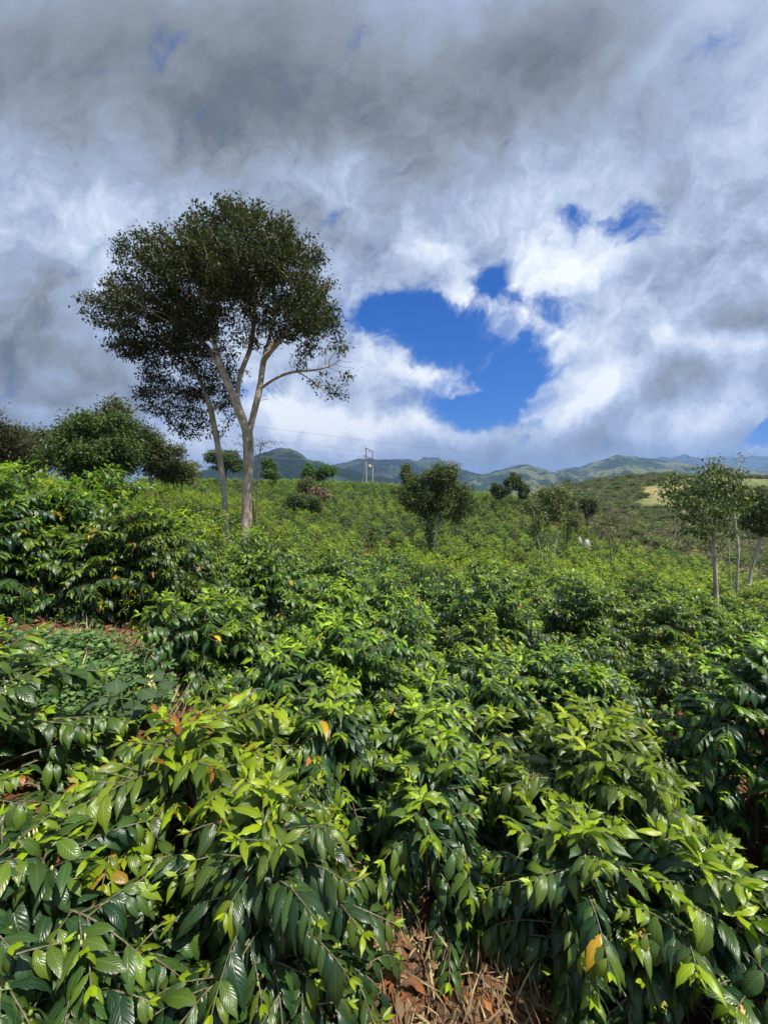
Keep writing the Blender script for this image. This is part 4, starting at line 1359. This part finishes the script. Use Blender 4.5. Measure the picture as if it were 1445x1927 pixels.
def broadleaf():
    rg = np.random.default_rng(5)
    c = P(235, 1290, 2.15); z = gz(c[0], c[1])
    root = empty('broadleaf_weed', (c[0], c[1], z), 'tall weed with big matt grey-green heart-shaped leaves beside the soil path', 'weed')
    H = c[2] - z + .12
    st, lf = Geo(), Geo()
    B, Dd, Ls = [], [], []
    for q in range(4):
        a = rg.uniform(0, 6.28); tip = np.array((math.cos(a) * .16, math.sin(a) * .16, H * rg.uniform(.75, 1.05)))
        p = np.linspace(0, 1, 9)[:, None] * tip + np.sin(np.linspace(0, 3.1, 9))[:, None] * rg.normal(0, .03, 3)
        st.add(*tube(p, np.linspace(.007, .003, 9), 6, (.12, .16, .06)))
        for k in range(3, 9):
            b = a + k * 2.4; dd = np.array((math.cos(b), math.sin(b), .35))
            e = p[k] + dd * .07
            st.add(*tube(np.array([p[k], e]), [.003, .002], 4, (.12, .18, .06)))
            B.append(e); Dd.append(dd * np.array((1, 1, .3))); Ls.append(rg.uniform(.09, .15))
    Ls = np.array(Ls); n = len(Ls)
    lf.add(*leaf_geo(np.array(B), np.array(Dd), rg.normal(0, .25, (n, 3)) + np.array((0, 0, 1)), Ls, Ls * .40, rg.uniform(.4, 1.0, n),
                     np.tile((.055, .105, .05), (n, 1)) * rg.uniform(.8, 1.25, (n, 1)), 'fine', rg, fold=.1))
    link('stem', st.mesh('stem', M_dry), root)
    link('leaves', lf.mesh('leaves', M_matt), root)
    c = P(310, 1305, 2.2); z = gz(c[0], c[1]); H = P(300, 1270, 2.2)[2] - z
    root = empty('flowering_stalk', (c[0], c[1], z), 'upright stalk of small pale yellow flowers rising behind the bronze-tipped shrub', 'flower')
    st, fl = Geo(), Geo()
    t = np.linspace(0, 1, 14); p = np.stack([-.08 * t ** 2, .02 * np.sin(t * 5), H * t], -1)
    st.add(*tube(p, np.linspace(.006, .002, 14), 6, (.28, .30, .12)))
    n = 90; tt = rg.uniform(.62, 1.0, n)
    b = np.stack([np.interp(tt, t, p[:, i]) for i in range(3)], -1)
    L = rg.uniform(.014, .03, n)
    fl.add(*leaf_geo(b, rg.normal(0, 1, (n, 3)) + np.array((0, 0, .5)), rg.normal(0, 1, (n, 3)), L, L * .3, rg.uniform(.2, .8, n), np.tile((.50, .52, .20), (n, 1)) * rg.uniform(.8, 1.2, (n, 1)), 'mid', rg))
    link('stem', st.mesh('stem', M_dry), root); link('blossom', fl.mesh('blossom', M_dry), root)


M_matt = leaf_mat('matt_leaf', 0.65, 0.25, 0.25)
broadleaf()

# ------------------------------------------------------------------ power pole and its lines
M_conc = plain_mat('concrete', (.36, .36, .33), .8, .2, .15, 3)
M_steel = plain_mat('rusty_steel', (.20, .13, .11), .7, .3, .3, 8)
M_wire = plain_mat('wire', (.22, .22, .23), .5, .4, .1, 5)
PA = P(689, 842, 80); PB = P(701, 848, 88)
za, zb = gz(PA[0], 80), gz(PB[0], 88)
M_glz = plain_mat('brown_glaze', (.25, .13, .08), .3, .5, .2, 5)
root = empty('power_pole', (PA[0], PA[1], za), 'twin-legged concrete power pole with steel cross-arms standing on the crest', 'power pole')
def rel(p): return np.array(p, float) - np.array((PA[0], PA[1], za))
for (pp, zz) in ((PA, za), (PB, zb)):
    zs = zz + (pp[2] - zz) * .66
    g_ = Geo(); g_.add(*tube([rel((pp[0], pp[1], zz - .3)), rel((pp[0], pp[1], zs))], [.17, .13], 12)); link('pole', g_.mesh('pole', M_conc), root)
    g_ = Geo(); g_.add(*tube([rel((pp[0], pp[1], zs)), rel((pp[0], pp[1], pp[2]))], [.12, .09], 10)); link('mast', g_.mesh('mast', M_steel), root)
dirv = (PB - PA); dirv[2] = 0; dirv /= np.linalg.norm(dirv)
for (fr, ext) in ((.985, .6), (.80, 2.2)):
    a = PA - dirv * ext; b = PB + dirv * ext
    a[2] = za + (PA[2] - za) * fr; b[2] = zb + (PB[2] - zb) * fr
    g_ = Geo(); g_.add(*tube([rel(a), rel(b)], [.075, .075], 4)); link('cross_arm', g_.mesh('cross_arm', M_steel), root)
    for t in (0.02, .5, .98):
        c = a + (b - a) * t
        g_ = Geo()
        zz = np.linspace(0, -.7, 8)
        g_.add(*tube([rel(c + np.array((0, 0, q))) for q in zz], [.03, .11, .04, .11, .04, .11, .04, .03], 8)); link('insulator', g_.mesh('insulator', M_glz), root)
c = (PA + PB) / 2; c[2] = za + (PA[2] - za) * .56
g_ = Geo(); g_.add(*tube([rel(c + np.array((0, 0, q))) for q in (-.5, -.48, .42, .5)], [.1, .36, .36, .12], 12)); link('transformer', g_.mesh('transformer', M_conc), root)
for e in (P(735, 907, 90), P(680, 907, 74), P(739, 907, 93)):
    s0 = PB if e[0] > 0 or e[1] > 85 else PA
    g_ = Geo(); g_.add(*tube([rel((s0[0], s0[1], za + (s0[2] - za) * .75)), rel((e[0], e[1], gz(e[0], e[1])))], [.022, .022], 4)); link('guy_wire', g_.mesh('guy_wire', M_wire), root)


def wire(label, a, b, sag, r=.022):
    a, b = np.array(a, float), np.array(b, float)
    t = np.linspace(0, 1, 60)[:, None]
    p = a + (b - a) * t; p[:, 2] -= (4 * sag * t * (1 - t))[:, 0]
    o_ = p[30].copy()
    g_ = Geo(); g_.add(*tube(p - o_, np.full(60, r), 5))
    o = link('power_line', g_.mesh('power_line', M_wire), None, tuple(o_))
    tag(o, label, 'power line', 'power lines crossing the sky above the crest')


wire('power line reaching the pole top from the left, lowest of those on the left', P(-20, 800, 42), P(689, 872, 80), .6, .018)
wire('power line entering at the left edge and ending on the upper cross-arm', P(-20, 762, 40), P(690, 860, 80), .6, .018)
wire('topmost power line sweeping over the pole to the right', P(330, 782, 60), P(1300, 880, 120), 1.5, .022)
wire('second power line from the top, passing just above the pole', P(300, 806, 60), P(1290, 888, 124), 1.5, .022)
wire('power line leaving the cross-arm towards the right-hand mountain', P(700, 862, 88), P(1180, 884, 170), 1.0, .024)
wire('power line dropping right from the pole middle, before the ridge', P(703, 888, 88), P(1000, 908, 150), 1.0, .022)

# ------------------------------------------------------------------ ground cover near the camera
def blades(name, label, spots, n, col, h, mat, seed, wid=.004, bend=.9):
    rg = np.random.default_rng(seed)
    sx, sy, sr_ = np.array(spots).T
    k = rg.integers(0, len(spots), n)
    a = rg.uniform(0, 6.28, n); r = np.sqrt(rg.random(n)) * sr_[k]
    x = sx[k] + r * np.cos(a); y = sy[k] + r * np.sin(a)
    base = np.stack([x, y, ground(x, y) - .01], -1)
    L = h * rg.uniform(.4, 1.4, n)
    d = rg.normal(0, .55, (n, 3)); d[:, 2] = rg.uniform(.1, 1.3, n)
    col = np.array(col); c = col[rg.integers(0, len(col), n)] * rg.uniform(.7, 1.25, (n, 1))
    g_ = Geo(); g_.add(*leaf_geo(base, d, rg.normal(0, 1, (n, 3)) + np.array((0, 0, .6)), L, np.full(n, wid), rg.uniform(.2, bend * 1.6, n), c, 'mid', rg, fold=.1))
    o = link(name, g_.mesh(name, mat)); tag(o, label, None, None, 'stuff')


DRY = [(.36, .27, .13), (.28, .19, .10), (.45, .37, .20), (.20, .12, .07)]
blades('dry_grass', 'straw-coloured dead grass on the bare soil between shrubs', [(.30, 1.25, .75), (.1, 1.0, .5), (-2.2, 2.85, .6), (-1.6, 2.6, .35), (.95, 2.0, .45), (.7, 1.7, .4), (-1.9, 3.2, .5)], 5200, DRY, .16, M_dry, 3)
blades('green_grass', 'thin green grass at the edge of the bare soil path', [(-1.95, 2.45, .4), (-2.2, 2.2, .35), (.75, 1.75, .25), (-1.7, 2.1, .3)], 1500, [(.09, .16, .04), (.14, .2, .06)], .16, M_treeleaf, 4)


def litter():
    rg = np.random.default_rng(12)
    n = 7000
    sp_ = [(.3, 1.3, 1.0), (.3, 1.4, .7), (-1.2, 2.6, 1.0), (1, 2, 1.0), (-2.8, 3.1, .9), (.1, .9, .8)]
    sx, sy, sr_ = np.array(sp_).T
    k = rg.integers(0, len(sp_), n); a = rg.uniform(0, 6.28, n); r = np.sqrt(rg.random(n)) * sr_[k]
    x = sx[k] + r * np.cos(a); y = sy[k] + r * np.sin(a)
    base = np.stack([x, y, ground(x, y) + rg.uniform(.002, .03, n)], -1)
    d = rg.normal(0, 1, (n, 3)); d[:, 2] *= .25
    pal = np.array([(.11, .06, .035), (.16, .085, .045), (.075, .045, .03), (.23, .15, .085), (.26, .10, .035)])
    c = pal[rg.integers(0, 5, n)] * rg.uniform(.7, 1.2, (n, 1))
    L = rg.uniform(.03, .10, n)
    g_ = Geo(); g_.add(*leaf_geo(base, d, rg.normal(0, .35, (n, 3)) + np.array((0, 0, 1)), L, L * .19, rg.uniform(.1, 1.8, n), c, 'mid', rg, fold=.5))
    o = link('leaf_litter', g_.mesh('leaf_litter', M_dry)); tag(o, 'fallen brown leaves lying on the soil under the shrubs', None, None, 'stuff')


litter()


def weeds():
    rg = np.random.default_rng(15)
    n = 5200
    sp_ = [(-1.95, 2.5, .5), (-2.15, 2.8, .5), (-1.8, 2.2, .35), (-2.3, 2.6, .35), (-1.7, 2.4, .3)]
    sx, sy, sr_ = np.array(sp_).T
    k = rg.integers(0, 5, n); a = rg.uniform(0, 6.28, n); r = np.sqrt(rg.random(n)) * sr_[k]
    x = sx[k] + r * np.cos(a); y = sy[k] + r * np.sin(a)
    base = np.stack([x, y, ground(x, y) + rg.uniform(.01, .2, n) * fbm(x * 4, y * 4, 3, 2) * 1.6], -1)
    c = np.array([(.08, .17, .05), (.12, .23, .07), (.05, .12, .04)])[rg.integers(0, 3, n)] * rg.uniform(.8, 1.2, (n, 1))
    L = rg.uniform(.02, .055, n)
    d = rg.normal(0, 1, (n, 3)); d[:, 2] = rg.uniform(-.2, .4, n)
    g_ = Geo(); g_.add(*leaf_geo(base, d, rg.normal(0, .3, (n, 3)) + np.array((0, 0, 1)), L, L * .42, rg.uniform(.1, .8, n), c, 'mid', rg))
    o = link('weeds', g_.mesh('weeds', M_treeleaf)); tag(o, 'low round-leaved green weeds spreading over the bare soil path', None, None, 'stuff')


weeds()


# ------------------------------------------------------------------ the air between here and the mountains
def build_haze():
    m, g, out = new_mat('haze')
    pv = g.n('ShaderNodeVolumePrincipled')
    pv.inputs['Color'].default_value = (0.34, 0.54, 0.95, 1)
    pv.inputs['Density'].default_value = 0.00017
    pv.inputs['Anisotropy'].default_value = 0.2
    g.nt.links.new(pv.outputs[0], out.inputs['Volume'])
    x, y0, y1, z0, z1 = 9500, -9500, 9500, -130, 340
    V = [(a, b, c) for a in (-x, x) for b in (y0, y1) for c in (z0, z1)]
    Fc = [(0, 1, 3, 2), (4, 6, 7, 5), (0, 4, 5, 1), (2, 3, 7, 6), (0, 2, 6, 4), (1, 5, 7, 3)]
    o = link('haze', mk_mesh('haze', V, [np.array(Fc)], [m], smooth=False))
    tag(o, 'thin bluish haze softening the far mountains', None, None, 'stuff')


build_haze()
